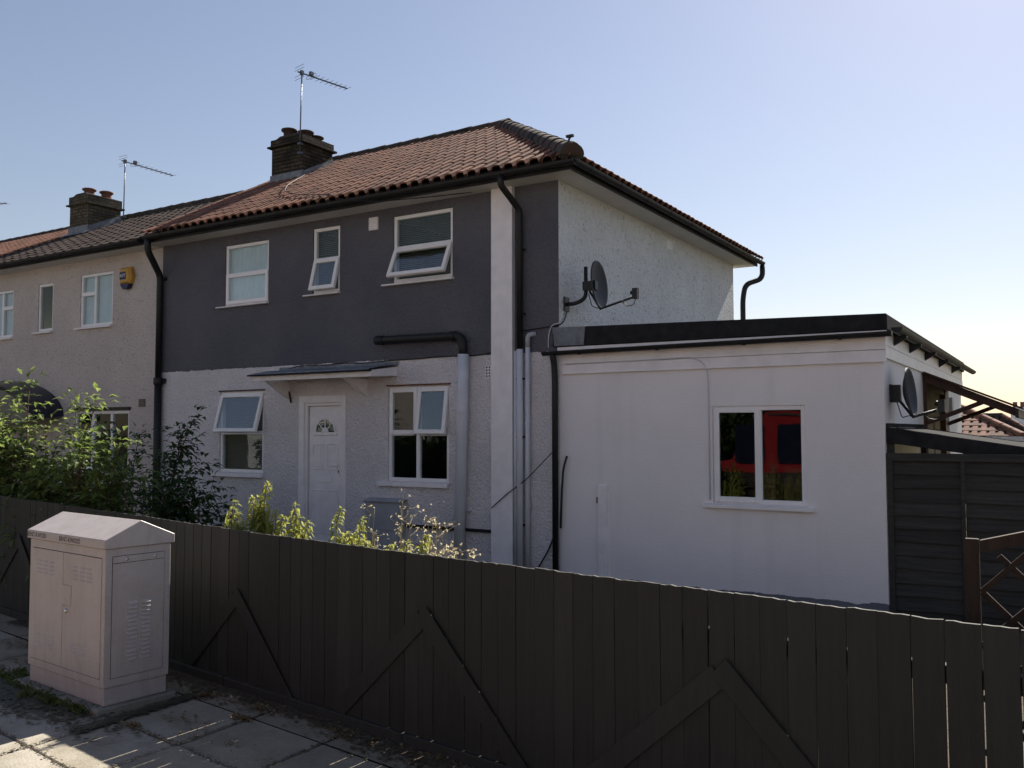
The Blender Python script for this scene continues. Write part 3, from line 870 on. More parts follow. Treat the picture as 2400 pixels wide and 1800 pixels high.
# flat door canopy
mb = MB()
mb.prism([(-0.62, 2.79), (0.0, 2.83), (0.0, 2.97), (-0.62, 2.885)], -11.10, -8.62, 'x')
cn = mb.build("door_canopy", "painted_timber_white", house, 0.006)
mb = MB(); mb.t = .5
nx = 26; rr = random.Random(5); vs = []
for j, (yy, zz) in enumerate(((-0.68, 2.865), (-0.68, 2.905), (-0.3, 2.965), (-0.02, 3.0), (-0.015, 3.045))):
    for i in range(nx):
        vs.append((-11.12 + 2.52 * i / (nx - 1), yy, zz + rr.uniform(-0.008, 0.008)))
mb.smooth = True; mb.add(vs, [(j * nx + i, j * nx + i + 1, (j + 1) * nx + i + 1, (j + 1) * nx + i) for j in range(4) for i in range(nx - 1)])
mb.build("canopy_felt", "lead_sheet", cn)
mb = MB(); mb.prism([(-11.13, 2.868), (-8.60, 2.868), (-8.60, 2.889), (-11.13, 2.889)], -0.70, -0.625); mb.build("canopy_edge", "bitumen_felt", cn)
for xx in (-10.95, -9.28):
    mb = MB(); mb.prism([(-0.50, 2.795), (-0.0, 2.80), (-0.0, 2.52)], xx, xx + 0.07, 'x'); mb.build("canopy_bracket", "painted_timber_white", cn)

# painted pilaster and the pipes beside it
mb = MB(); mb.box(-6.88, -6.53, -0.075, 0.0, -0.1, ZS)
for k in range(1, 4): mb.box(-6.88 + 0.0875 * k - 0.003, -6.88 + 0.0875 * k + 0.003, -0.0775, -0.075, 0.0, ZS - 0.35)
mb.build("pilaster", "painted_timber_white", house, 0.004)
tube_obj("downpipe", bend([(-6.46, EY - 0.03, ZS + 0.03), (-6.46, EY - 0.03, 5.33), (-6.405, -0.08, 5.06), (-6.405, -0.08, 3.12)], 0.08, 5), 0.045, "black_plastic", house, 12)
tube_obj("downpipe_lower", [(-6.405, -0.075, 3.12), (-6.405, -0.075, 1.92), (-6.405, -0.075, -0.05)], 0.046, "painted_pipe_pale", house, 12)
tube_obj("waste_pipe", [(-6.29, -0.055, 3.14), (-6.30, -0.055, -0.05)], 0.034, "painted_pipe_pale", house, 10)
tube_obj("waste_pipe", bend([(-6.29, -0.055, 3.14), (-6.29, -0.055, 3.31), (-6.20, 0.01, 3.33)], 0.05, 4), 0.034, "grey_utility", house, 10)
tube_obj("waste_pipe", [(-6.49, -0.05, 3.10), (-6.49, -0.05, -0.05)], 0.026, "painted_pipe_pale", house, 10)
for zz in (0.7, 1.9, 2.7, 3.6, 4.5):
    mb = MB(); mb.box(-6.46, -6.35, -0.085, 0.0, zz, zz + 0.022); mb.build("pipe_clip", "black_plastic", house)
# soil pipe: black run, then painted down to the ground
tube_obj("soil_pipe", bend([(-8.93, 0.02, 3.375), (-8.90, -0.11, 3.375), (-7.35, -0.11, 3.36), (-7.33, -0.11, 3.05)], 0.13, 6), 0.062, "black_plastic", house, 14)
mb = MB(); mb.tube([(-8.95, -0.11, 3.375), (-8.80, -0.11, 3.375)], 0.072, 14); mb.build("pipe_collar", "black_plastic", house)
mb = MB(); mb.tube([(-7.55, -0.11, 3.363), (-7.46, -0.11, 3.362)], 0.07, 14); mb.build("pipe_collar", "black_plastic", house)
tube_obj("soil_pipe_lower", [(-7.33, -0.11, 3.09), (-7.345, -0.11, 2.3), (-7.41, -0.11, -0.05)], 0.081, "painted_pipe_pale", house, 16)
mb = MB(); mb.lathe([(0.083, 2.24), (0.087, 2.25), (0.087, 2.32), (0.083, 2.33)], (-7.347, -0.11, 0), 16); mb.build("pipe_collar", "painted_pipe_pale", house)
mb = MB(); mb.box(-7.5, -7.26, -0.05, 0.0, 0.855, 0.885); mb.build("pipe_clip", "painted_pipe_pale", house)
# vents
def air_brick(parent, x0, x1, z0, z1, nx, nz, mat):
    mb = MB(); mb.box(x0, x1, -0.008, 0.0, z0, z1); mb.cur = 1; dx = (x1 - x0) / nx; dz = (z1 - z0) / nz
    for i in range(nx):
        for j in range(nz): mb.box(x0 + dx * (i + .25), x0 + dx * (i + .78), -0.0095, -0.008, z0 + dz * (j + .25), z0 + dz * (j + .75))
    mb.build("air_brick", [mat, "black_plastic"], parent)
air_brick(house, -7.02, -6.882, 2.75, 2.915, 3, 4, "painted_timber_white")
mb = MB(); mb.box(-9.19, -9.01, -0.03, 0.0, 5.115, 5.315)
for k in range(5): mb.prism([(-0.045, 5.13 + k * 0.036), (-0.03, 5.13 + k * 0.036), (-0.03, 5.158 + k * 0.036)], -9.175, -9.025, 'x')
mb.build("wall_vent", "painted_timber_white", house, 0.003)
mb = MB(); mb.box(XR, XR + 0.012, 3.86, 4.10, 5.14, 5.30)
for k in range(4): mb.box(XR + 0.012, XR + 0.017, 3.88, 4.08, 5.155 + k * 0.036, 5.172 + k * 0.036)
mb.build("wall_vent", "white_ink", house)
mb = MB(); mb.box(-8.44, -6.885, -0.045, 0.0, 0.57, 0.61); mb.build("plinth_strip", "bitumen_felt", house)

# ------------------------------------------------------------------ flat roofed extension
ext = thing("flat_roof_extension", "flat roofed side extension with smooth white render and black felt roof edge", "extension", (-3.8, 4.5, 0))
X0, X1, YE = XR + 0.002, -1.73, 8.4
EWn = (-3.70, -2.59, 1.12, 2.29)
mb = MB()
wall_plane(mb, X0, X1, -0.1, 3.1, [EWn], 0.12, lambda a, d, z: (a, d, z))
mb.build("front_wall", "smooth_render", ext)
mb = MB()
wall_plane(mb, 0, YE, -0.1, 3.1, [(3.25, 5.75, 0.0, 2.70)], 0.1, lambda a, d, z: (X1 - d, a, z))
mb.quad((X1, YE, -0.1), (X0, YE, -0.1), (X0, YE, 3.1), (X1, YE, 3.1))
mb.build("side_wall", "smooth_render", ext)
mb = MB(); mb.box(X0 + 0.02, X1 - 0.12, 2.2, 2.25, -0.1, 3.08); mb.box(X0 + 0.02, X1 - 0.12, 0.14, 2.2, -0.05, 0.15); mb.box(X1 - 0.16, X1 - 0.13, 0.14, 2.2, 0, 3.08)
mb.build("room_interior", "room_dark", ext)
mb = MB(); mb.prism([(X0 - 0.0, 3.115), (X1 + 0.06, 3.10), (X1 + 0.06, 3.285), (X0 - 0.0, 3.385)], -0.085, YE + 0.1)
mb.box(X0 - 0.06, X0, -0.085, 0.0, 3.12, 3.37)
mb.build("felt_roof", "bitumen_felt", ext, 0.012)
mb = MB(); mb.prism([(X0 - 0.02, 3.13), (X0 + 0.42, 3.128), (X0 + 0.44, 3.37), (X0 - 0.05, 3.385)], -0.1, -0.086); mb.build("lead_flashing", "lead_sheet", ext)
mb = MB(); mb.box(X0 + 0.01, X1 + 0.05, -0.07, -0.03, 3.03, 3.145); mb.build("drip_board", "painted_timber_white", ext, 0.003)
mb = MB()
mb.box(X0 + 0.06, X1 + 0.035, -0.035, 0.0, 2.752, 2.885); mb.box(X0 + 0.06, X1 + 0.035, -0.030, 0.0, 2.893, 3.029); mb.box(X0 + 0.06, X1 + 0.04, -0.042, -0.036, 2.752, 2.772)
mb.build("fascia", "painted_timber_white", ext, 0.003)
mb = MB()
mb.box(X1, X1 + 0.03, 0.0, YE + 0.05, 2.80, 2.935); mb.box(X1, X1 + 0.025, 0.0, YE + 0.05, 2.94, 3.10)
mb.build("fascia", "painted_timber_white", ext, 0.003)
gutter(ext, (X0 - 0.17, -0.145, 3.055), (X1 + 0.12, -0.145, 3.075), 0.055, brackets=1.0)
g2 = gutter(ext, (X1 + 0.13, 0.12, 3.145), (X1 + 0.15, 9.2, 3.15), 0.06, brackets=1.3)
for yy in (0.55, 1.75, 3.2, 4.8, 6.6):
    mb = MB()
    mb.prism([(X1 + 0.027, 2.98), (X1 + 0.17, 3.06), (X1 + 0.17, 3.085), (X1 + 0.027, 3.09)], yy, yy + 0.07)
    mb.build("gutter_bracket", "black_plastic", ext)
tube_obj("downpipe", bend([(X0 - 0.03, -0.145, 3.05), (X0 - 0.03, -0.09, 2.9), (X0 - 0.03, -0.07, 2.7), (X0 - 0.03, -0.07, -0.05)], 0.05), 0.042, "black_plastic", ext, 12)
# its window
x0, x1, z0, z1 = EWn; xm = -3.13
mb = window_frame(ext, x0, x1, z0, z1); bar_v(mb, xm, z0 + FR, z1 - FR, 0.05)
w = win_obj(mb, ext)
pane_at(w, xm + 0.025, x1 - FR, z0 + FR, z1 - FR, 0.05, mat="extension_glass")
sash(w, x0 + 0.015, xm + 0.01, z0 + 0.015, z1 - 0.015, 0.015, 0.0, "extension_glass")
sill(w, x0 - 0.11, x1 + 0.09, z0 - 0.06, z0 - 0.0, 0.065)
mb = MB(); mb.box(-5.25, -5.125, -0.03, 0.0, -0.05, 1.29); mb.box(-5.125, -5.09, -0.012, 0.0, 0.1, 1.2); mb.build("pipe_boxing", "painted_timber_white", ext, 0.004)
mb = MB(); mb.box(-5.275, -5.25, -0.02, -0.004, 1.05, 1.13); mb.build("tap_bracket", "rust", ext)
# side doorway: brown posts, weathered door, sloping timber canopy on struts
mb = MB()
mb.box(X1 - 0.06, X1 + 0.05, 3.15, 3.55, 0, 2.76); mb.box(X1 - 0.06, X1 + 0.05, 5.35, 5.85, 0, 2.76); mb.box(X1 - 0.05, X1 + 0.04, 3.55, 5.35, 2.56, 2.76)
fr = mb.build("side_door_frame", "brown_stain", ext, 0.005)
mb = MB(); mb.box(X1 - 0.09, X1 - 0.03, 3.55, 5.35, 0.0, 2.56); mb.box(X1 - 0.03, X1 - 0.015, 3.8, 4.3, 0.3, 2.2); mb.box(X1 - 0.03, X1 - 0.015, 4.5, 5.1, 0.3, 2.2)
mb.build("side_door", "weathered_door", ext, 0.004)
mb = MB()
A, B = (X1 + 0.03, 2.79), (-0.56, 2.275)
for yy in (3.12, 5.7): mb.prism([A, B, (B[0] - 0.03, B[1] - 0.10), (A[0], A[1] - 0.12)], yy, yy + 0.09)
mb.prism([(A[0], A[1] + 0.025), (B[0] + 0.05, B[1] + 0.018), (B[0] + 0.05, B[1] - 0.002), (A[0], A[1] + 0.002)], 3.0, 5.9)
mb.box(-0.60, -0.56, 3.0, 5.9, 2.16, 2.268)
cp = mb.build("side_door_canopy", "brown_stain", ext)
for yy in (3.17, 5.74):
    mb = MB(); mb.bar((X1 + 0.05, yy, 2.10), (-0.93, yy, 2.40), 0.07, 0.06); mb.build("canopy_strut", "brown_stain", cp)
mb = MB(); mb.box(X1, X1 + 0.06, 6.25, 6.45, 2.28, 2.55); mb.build("meter_cover", "grey_utility", ext)

# ------------------------------------------------------------------ neighbouring houses of the terrace
NL = -21.0
nb = thing("terraced_house", "cream roughcast terraced house with brown tiled roof, left of the grey and white one", "house", (-17.6, 3.5, 0))
NW = [(-16.76, -15.70, 4.07, 5.12), (-18.24, -17.70, 4.07, 5.06), (-20.30, -19.17, 4.02, 5.04), (-16.85, -15.12, 1.25, 2.39)]
mb = MB()
wall_plane(mb, NL, XL - 0.001, -0.1, ZS, NW, 0.14, lambda a, d, z: (a, d, z))
mb.build("front_wall", "cream_roughcast", nb)
mb = MB(); mb.quad((XL - 0.001, YB, -0.1), (NL, YB, -0.1), (NL, YB, ZS), (XL - 0.001, YB, ZS)); mb.build("rear_wall", "cream_roughcast", nb)
mb = MB(); mb.box(NL, XL - 0.03, 2.4, 2.46, -0.1, ZS); mb.box(NL, XL - 0.03, 0.15, 2.4, 3.0, 3.2); mb.box(NL, XL - 0.03, 0.15, 2.4, -0.05, 0.2); mb.build("room_interior", "room_dark", nb)
mb = MB(); mb.box(NL, XL - 0.001, -OH, YB + OH, ZS - 0.02, ZS + 0.02); mb.build("soffit", "soffit_paint", nb)
mb = MB(); mb.box(NL, XL - 0.001, -OH - 0.022, -OH, ZS - 0.03, ZS + 0.13); mb.build("fascia", "black_plastic", nb)
RN = 7.52; EN = EZ - 0.05
pn = math.atan2(RN - EN, RY - EY); tn = math.hypot(RN - EN, RY - EY)
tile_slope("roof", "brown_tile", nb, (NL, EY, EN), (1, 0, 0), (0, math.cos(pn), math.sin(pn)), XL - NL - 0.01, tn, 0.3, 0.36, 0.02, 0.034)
mb = MB(); mb.quad((XL, 2 * RY - EY, EZ), (NL, 2 * RY - EY, EZ), (NL, RY, RN), (XL, RY, RN)); mb.build("rear_roof", "brown_tile", nb)
ridge_run("ridge_tiles", nb, (XL - 0.01, RY, RN + 0.02), (NL, RY, RN + 0.02), 0.12)
chimney(nb, -20.85, -20.10, 2.26, 3.14, 6.1, 7.54, 7.77, "yellow_stock_brick", [(-20.52, 2.55, 0.21), (-20.42, 2.95, 0.21)], "terracotta_pot", pn)
gutter(nb, (NL, EY - 0.035, ZS + 0.06), (XL - 0.02, EY - 0.035, ZS + 0.055), 0.06)
tube_obj("downpipe", bend([(-14.0, EY - 0.03, ZS + 0.03), (-14.0, EY - 0.03, 5.25), (-14.17, -0.08, 4.86), (-14.17, -0.08, 2.9)], 0.1, 5), 0.058, "black_plastic", nb, 12)
tube_obj("downpipe_lower", [(-14.17, -0.08, 2.92), (-14.17, -0.08, -0.05)], 0.066, "cast_iron_black", nb, 12)
mb = MB(); mb.lathe([(0.07, 2.84), (0.085, 2.86), (0.085, 2.97), (0.07, 2.98)], (-14.17, -0.08, 0), 14); mb.box(-14.3, -14.04, -0.06, 0.0, 2.87, 2.96); mb.build("pipe_collar", "cast_iron_black", nb)
mb = MB(); mb.box(-14.27, -14.07, -0.05, 0.0, 4.78, 4.83); mb.build("pipe_collar", "cast_iron_black", nb)
air_brick(nb, -14.83, -14.63, 2.45, 2.60, 5, 5, "weathered_door")
def casement(parent, rect, xm, zt, label, side=-1):
    x0, x1, z0, z1 = rect
    mb = window_frame(parent, x0, x1, z0, z1); bar_v(mb, xm, z0 + FR, z1 - FR)
    a, b = (x0, xm) if side < 0 else (xm, x1)
    mb.box(a + FR * (a == x0) + 0.03 * (a == xm), b - 0.03 * (b == xm) - FR * (b == x1), 0.022, 0.088, zt - 0.04, zt + 0.04)
    w = win_obj(mb, parent, label)
    for (p, q) in ((x0 + FR, xm - 0.03), (xm + 0.03, x1 - FR)):
        if (p < xm) == (side < 0):
            pane_at(w, p, q, z0 + FR, zt - 0.04, 0.05); pane_at(w, p, q, zt + 0.04, z1 - FR, 0.05)
        else: pane_at(w, p, q, z0 + FR, z1 - FR, 0.05)
    sill(w, x0 - 0.1, x1 + 0.02, z0 - 0.05, z0, 0.07)
    mb = MB(); mb.box(x0 + 0.03, x1 - 0.03, 0.10, 0.105, z0 + 0.03, z1 - 0.03); mb.build("net_curtain", "net_curtain", w)
    return w
casement(nb, NW[0], -16.30, 4.73, "cream house window of three lights under the alarm box")
x0, x1, z0, z1 = NW[1]
mb = window_frame(nb, x0, x1, z0, z1); w = win_obj(mb, nb, "tall narrow single pane window of the cream house"); pane_at(w, x0 + FR, x1 - FR, z0 + FR, z1 - FR, 0.05); sill(w, x0 - 0.1, x1 + 0.02, z0 - 0.05, z0)
casement(nb, NW[2], -19.62, 4.66, "cream house window cut off by the photo edge", 1)
x0, x1, z0, z1 = NW[3]
mb = window_frame(nb, x0, x1, z0, z1); bar_v(mb, -16.29, z0 + FR, z1 - FR, 0.09); bar_v(mb, -15.69, z0 + FR, z1 - FR, 0.075)
w = win_obj(mb, nb, "cream house ground floor window half hidden by the bush")
for p, q in ((x0 + FR, -16.335), (-16.245, -15.728), (-15.652, x1 - FR)): pane_at(w, p, q, z0 + FR, z1 - FR, 0.05)
mb = MB(); mb.box(x0 - 0.05, x1 + 0.05, -0.03, 0.0, z1 + 0.01, z1 + 0.07); mb.build("lintel_drip", "mortar_mossy", w)
# rounded navy door canopy
mb = MB(); K = 14; cxn = -19.35; rx = 2.12
prof = [(cxn + rx * math.cos(t), 2.28 + 0.78 * math.sin(t)) for t in [math.pi * k / (2 * K) for k in range(2 * K + 1)]]
prof = [(x, z) for x, z in prof]
n = len(prof)
fr_ = [(x, -0.70, z - 0.05) for x, z in prof]; bk_ = [(x, -0.001, z + 0.02) for x, z in prof]
mb.smooth = True; mb.add(fr_ + bk_, [(i, i + 1, n + i + 1, n + i) for i in range(n - 1)]); mb.smooth = False
inn = [(cxn + (x - cxn) * 0.93, -0.66, z - 0.12) for x, z in prof]
mb.add(fr_ + [(x, y - 0.0, z) for x, y, z in inn], [(i, n + i, n + i + 1, i + 1) for i in range(n - 1)])
mb.add(inn, [tuple(range(n))])
mb.build("door_canopy", "navy_gloss", nb)

tb = thing("terraced_house", "terraced house at the left edge of the photo with orange tiled roof", "house", (-25, 3.5, 0))
mb = MB(); wall_plane(mb, -30, NL - 0.002, -0.1, ZS, [], 0.1, lambda a, d, z: (a, d, z)); mb.quad((NL, YB, -0.1), (-30, YB, -0.1), (-30, YB, ZS), (NL, YB, ZS)); mb.build("wall", "cream_roughcast", tb)
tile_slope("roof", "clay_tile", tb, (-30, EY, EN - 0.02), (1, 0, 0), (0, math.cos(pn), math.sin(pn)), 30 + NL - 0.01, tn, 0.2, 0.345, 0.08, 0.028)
mb = MB(); mb.quad((NL, 2 * RY - EY, EZ), (-30, 2 * RY - EY, EZ), (-30, RY, RN), (NL, RY, RN)); mb.build("rear_roof", "clay_tile", tb)
mb = MB(); mb.box(-30, NL - 0.002, -OH, YB + OH, ZS - 0.02, ZS + 0.02); mb.build("soffit", "soffit_paint", tb)
ridge_run("ridge_tiles", tb, (NL - 0.01, RY, RN + 0.02), (-30, RY, RN + 0.02), 0.12)
gutter(tb, (-30, EY - 0.035, ZS + 0.06), (NL - 0.01, EY - 0.035, ZS + 0.055), 0.06)

# burglar alarm box
al = thing("alarm_box", "yellow burglar alarm box with navy base on the cream wall", "alarm", (-15.2, 0, 4.8))
oct_ = [(-15.40, 4.94), (-15.35, 5.12), (-15.06, 5.12), (-15.00, 4.94), (-15.06, 4.80), (-15.35, 4.80)]
mb = MB(); n = 6
ins = [(-15.2 + (x + 15.2) * 0.72, 4.95 + (z - 4.95) * 0.80) for x, z in oct_]
mb.add([(x, -0.002, z) for x, z in oct_] + [(x, -0.075, z) for x, z in oct_] + [(x, -0.115, z) for x, z in ins],
       [(i, (i + 1) % n, n + (i + 1) % n, n + i) for i in range(n)] + [(n + i, n + (i + 1) % n, 2 * n + (i + 1) % n, 2 * n + i) for i in range(n)] + [tuple(range(2 * n, 3 * n))[::-1]])
mb.build("cover", "yellow_plastic", al)
mb = MB(); mb.prism([(-15.34, 4.799), (-15.07, 4.799), (-15.12, 4.715), (-15.26, 4.705)], -0.10, -0.002); mb.build("strobe", "navy_sign", al)
mb = MB(); mb.box(-15.325, -15.145, -0.120, -0.116, 4.885, 5.03); pl = mb.build("badge", "navy_sign", al)
def letters(body, size, mat, parent, M, name="lettering", ext_=0.001, local=False):
    cu = bpy.data.curves.new("tmp", 'FONT'); cu.body = body; cu.size = size; cu.extrude = ext_; cu.align_x = 'CENTER'; cu.align_y = 'CENTER'
    o = bpy.data.objects.new("tmp", cu); COL.objects.link(o)
    me = bpy.data.meshes.new_from_object(o.evaluated_get(bpy.context.evaluated_depsgraph_get()))
    bpy.data.objects.remove(o); bpy.data.curves.remove(cu)
    org = Vector((0, 0, 0)) if local else Vector(parent.get("_o", (0, 0, 0)))
    me.transform(M); me.transform(Matrix.Translation(-org))
    me.materials.clear(); me.materials.append(MATS[mat]); me.name = name
    ob = bpy.data.objects.new(name, me); COL.objects.link(ob); ob.parent = parent; ob["_o"] = tuple(org)
    return ob
FRONT = Matrix(((1, 0, 0, 0), (0, 0, -1, 0), (0, 1, 0, 0), (0, 0, 0, 1)))     # text facing -Y
letters("ADT", 0.085, "white_ink", pl, Matrix.Translation((-15.235, -0.1215, 4.958)) @ FRONT)

# utility boxes on the white wall
mbx = thing("meter_box", "pale double meter cupboard low on the white wall behind the weeds", "meter box", (-8.75, 0, 0.3))
mb = MB(); mb.box(-9.12, -8.43, -0.16, -0.002, 0.05, 0.93); mb.prism([(-0.19, 0.932), (-0.002, 0.965), (-0.002, 0.985), (-0.19, 0.952)], -9.14, -8.41, 'x'); mb.build("cabinet", "grey_utility", mbx, 0.005)
mb = MB(); mb.box(-9.09, -8.46, -0.168, -0.161, 0.52, 0.90); mb.build("door", "grey_utility", mbx, 0.003)
mb = MB(); mb.box(-9.09, -8.46, -0.168, -0.161, 0.10, 0.49); mb.build("door", "grey_utility", mbx, 0.003)

# ------------------------------------------------------------------ aerials, dishes, cables
def aerial(label, base, top, az, L, clamp, els=8):
    t = thing("tv_aerial", label, "aerial", base, 0, "television aerials on the chimneys")
    mb = MB(); mb.tube([base, top], 0.014, 8); mb.build("mast", "galvanised", t)
    d = Vector((math.sin(az), math.cos(az), 0)); sd_ = Vector((d.y, -d.x, 0)); T = Vector(top) - Vector((0, 0, 0.04))
    mb = MB(); mb.bar(T - d * 0.1, T + d * L, 0.022, 0.022); bo = mb.build("boom", "galvanised", t)
    mb = MB()
    for k in range(els):
        c = T + d * (L * (0.28 + 0.72 * k / (els - 1)))
        h = 0.17 - 0.05 * k / els
        mb = MB(); mb.tube([c - sd_ * h, c + sd_ * h], 0.0045, 5); mb.build("element", "galvanised", t)
    mb = MB()
    c = T + d * (L * 0.2)                     # folded dipole
    mb.tube(bend([c - sd_ * 0.02 + Vector((0, 0, .03)), c - sd_ * 0.17 + Vector((0, 0, .03)), c - sd_ * 0.17 - Vector((0, 0, .03)), c + sd_ * 0.17 - Vector((0, 0, .03)), c + sd_ * 0.17 + Vector((0, 0, .03)), c + sd_ * 0.02 + Vector((0, 0, .03))], 0.03), 0.005, 5)
    mb.build("dipole", "galvanised", t)
    mb = MB()
    for zz in (-0.16, -0.08, 0.08, 0.16):
        mb.tube([T - d * 0.06 - sd_ * 0.16 + Vector((0, 0, zz * 0.8)), T - d * 0.06 + sd_ * 0.16 + Vector((0, 0, zz * 0.8))], 0.0045, 5)
    mb.box(T.x - 0.03, T.x + 0.03, T.y - 0.03, T.y + 0.03, T.z - 0.04, T.z + 0.05)
    mb.build("reflector", "galvanised", t)
    mb = MB(); mb.box(c.x - 0.03, c.x + 0.03, c.y - 0.04, c.y + 0.04, c.z + 0.01, c.z + 0.09); mb.build("feed_box", "galvanised", t)
    mb = MB()
    for zz in clamp:
        mb = MB(); mb.box(base[0] - 0.04, base[0] + 0.04, base[1] - 0.03, base[1] + 0.05, zz, zz + 0.04); mb.build("clamp", "galvanised", t)
    return t
aerial("tall television aerial strapped to the sooty chimney of the grey and white house", (-12.96, 2.21, 7.5), (-12.93, 2.22, 9.24), R(10.9), 1.12, (7.55, 7.74))
aerial("television aerial beside the yellow brick chimney with two pots", (-20.06, 3.19, 7.15), (-20.04, 3.19, 8.83), R(-1.3), 1.45, (7.22, 7.36))
aerial("television aerial at the left photo edge, only its boom tip showing", (-27.6, 3.4, 7.2), (-27.6, 3.4, 8.75), R(75), 1.25, (7.3,))
mb = MB(); mb.box(-27.95, -27.2, 2.8, 3.36, 6.6, 7.7); mb.build("chimney", "yellow_stock_brick", tb)

def dish(label, wallx, by, bz, c, nrm, r, polez, lnb, group, straight=False):
    t = thing("satellite_dish", label, "satellite dish", (wallx, by, bz), 0, group)
    mb = MB(); mb.box(wallx, wallx + 0.02, by - 0.07, by + 0.07, bz - 0.10, bz + 0.10); mb.build("wall_plate", "cast_iron_black", t)
    c = Vector(c); nrm = Vector(nrm).normalized()
    back = c - nrm * 0.16
    mb = MB()
    if straight:
        mb.tube([(wallx, by, bz), (back.x, back.y, back.z)], 0.045, 10)
        mb.box(back.x - 0.06, back.x + 0.04, back.y - 0.05, back.y + 0.05, back.z - 0.1, back.z + 0.1)
    else:
        mb.tube(bend([(wallx, by, bz), (wallx + 0.16, by, bz), (back.x - 0.05, back.y, bz + 0.08), (back.x - 0.05, back.y, polez)], 0.09, 6), 0.027, 10)
        mb.bar((back.x - 0.08, back.y, c.z - 0.01), tuple(c - nrm * 0.05), 0.10, 0.12)
    mb.build("mount", "cast_iron_black", t)
    # offset dish: taller than wide, shallow bowl with a rolled rim
    z = nrm; x = Vector((0, 0, 1)).cross(z).normalized(); y = z.cross(x)
    mb = MB(); mb.smooth = True; K = 32; rings = [0.02, 0.3, 0.55, 0.78, 0.93, 1.0]
    vs = []
    for q in rings:
        for k in range(K):
            a = 2 * math.pi * k / K
            vs.append(c + x * (math.cos(a) * r * 0.92 * q) + y * (math.sin(a) * r * q) + z * (0.085 * (q * q - 1)))
    for k in range(K):
        a = 2 * math.pi * k / K
        vs.append(c + x * (math.cos(a) * r * 0.945) + y * (math.sin(a) * r * 1.025) - z * 0.02)
    nr_ = len(rings)
    fs = [(i * K + k, i * K + (k + 1) % K, (i + 1) * K + (k + 1) % K, (i + 1) * K + k) for i in range(nr_) for k in range(K)]
    mb.add(vs, fs)
    mb.add([v - z * 0.008 for v in vs[:nr_ * K]], [f[::-1] for f in fs[:(nr_ - 1) * K]])
    mb.build("reflector_bowl", "grey_dish", t)
    lnb = Vector(lnb); foot = c - y * r * 0.98 - z * 0.02
    mb = MB(); mb.tube([back - y * r * 0.2, foot - y * 0.02, foot + z * 0.06, lnb - Vector((0.05, 0, 0.05))], 0.016, 8); mb.build("feed_arm", "cast_iron_black", t)
    mb = MB(); d = (c - lnb).normalized()
    mb.box(lnb.x - 0.035, lnb.x + 0.035, lnb.y - 0.035, lnb.y + 0.035, lnb.z - 0.07, lnb.z + 0.07)
    mb.tube([lnb - d * 0.0, lnb + d * 0.07], 0.028, 10); mb.build("receiver_head", "cast_iron_black", t)
    mb = MB(); mb.tube(bend([lnb - Vector((0, 0, .07)), lnb + Vector((-0.03, 0, -0.16)), lnb + Vector((-0.14, 0, -0.15)), lnb + Vector((-0.2, 0, -0.07))], 0.06), 0.006, 6); mb.build("dish_cable", "cable_black", t); mb = MB()
    mb.tube(bend([back + Vector((0, -.02, -0.1)), back + Vector((0.05, -.02, -0.28)), foot + Vector((-0.06, -.01, 0.0)), foot], 0.08), 0.006, 6); mb.build("dish_cable", "cable_black", t)
    return t
simple("grey_dish", (0.030, 0.033, 0.040), 0.65, 0.12, 5, spec=0.5)
dg = "satellite dishes on the house walls"
dish("dark satellite dish on a bent pole mounted on the upper white side wall", XR, 0.20, 3.73, (-5.36, 0.31, 3.98), (0.985, 0.10, 0.08), 0.325, 4.24, (-4.80, 0.22, 3.80), dg)
dish("dark satellite dish on the extension side wall near the brown canopy", X1, 0.42, 2.42, (-1.50, 0.42, 2.43), (0.985, -0.05, 0.10), 0.275, 2.6, (-1.20, 0.42, 2.27), dg, True)

def cable(label, pts, r, mat, rad=0.1):
    mb = MB(); mb.tube(bend(pts, rad, 4), r, 6)
    return solo("cable", mat, mb, label, "cable")
rr = random.Random(9)
pts = [(-10.9, -0.012, 3.02)]
x = -10.7
while x < -6.95:
    pts.append((x, -0.016, 3.06 + rr.uniform(-0.012, 0.012) + (0.02 if x > -8.6 else 0.0))); x += 0.35
pts.append((-6.9, -0.02, 3.10))
cable("black cable running along the join of grey and white paint", pts, 0.009, "cable_black")
cable("short black cable end hanging below the door canopy", [(-10.93, -0.01, 2.72), (-10.86, -0.03, 2.6), (-10.84, -0.02, 2.46)], 0.014, "cable_black")
cable("thin grey cable along the extension fascia and down to the window", [(-5.7, -0.044, 2.885), (-4.6, -0.046, 2.89), (-3.95, -0.044, 2.905), (-3.76, -0.044, 2.82), (-3.74, -0.01, 2.6), (-3.735, -0.012, 1.15)], 0.008, "painted_pipe_pale", 0.12)
cable("white cable looping from the dish down the grey strip to the gutter", [(-5.76, -0.008, 3.62), (-5.80, -0.03, 3.44), (-5.93, -0.02, 3.44), (-5.985, -0.012, 3.3), (-5.99, -0.012, 3.12)], 0.009, "cable_white", 0.08)
cable("black cable from the side wall dish bracket across the grey strip", [(-5.82, 0.22, 3.66), (-5.80, 0.12, 3.52), (-5.79, -0.015, 3.42), (-6.0, -0.02, 3.41), (-6.48, -0.02, 3.37)], 0.008, "cable_black", 0.08)
cable("slack thin cable strung across the white pilaster to the extension corner", [(-5.86, -0.12, 1.72), (-6.05, -0.11, 1.55), (-6.3, -0.11, 1.32), (-6.58, -0.09, 1.15), (-6.87, -0.09, 0.92)], 0.007, "cable_black", 0.12)
cable("thick black cable tail hanging beside the extension downpipe", [(-5.70, -0.03, 1.66), (-5.745, -0.05, 1.5), (-5.77, -0.05, 1.2), (-5.79, -0.05, 0.7)], 0.014, "cable_black")
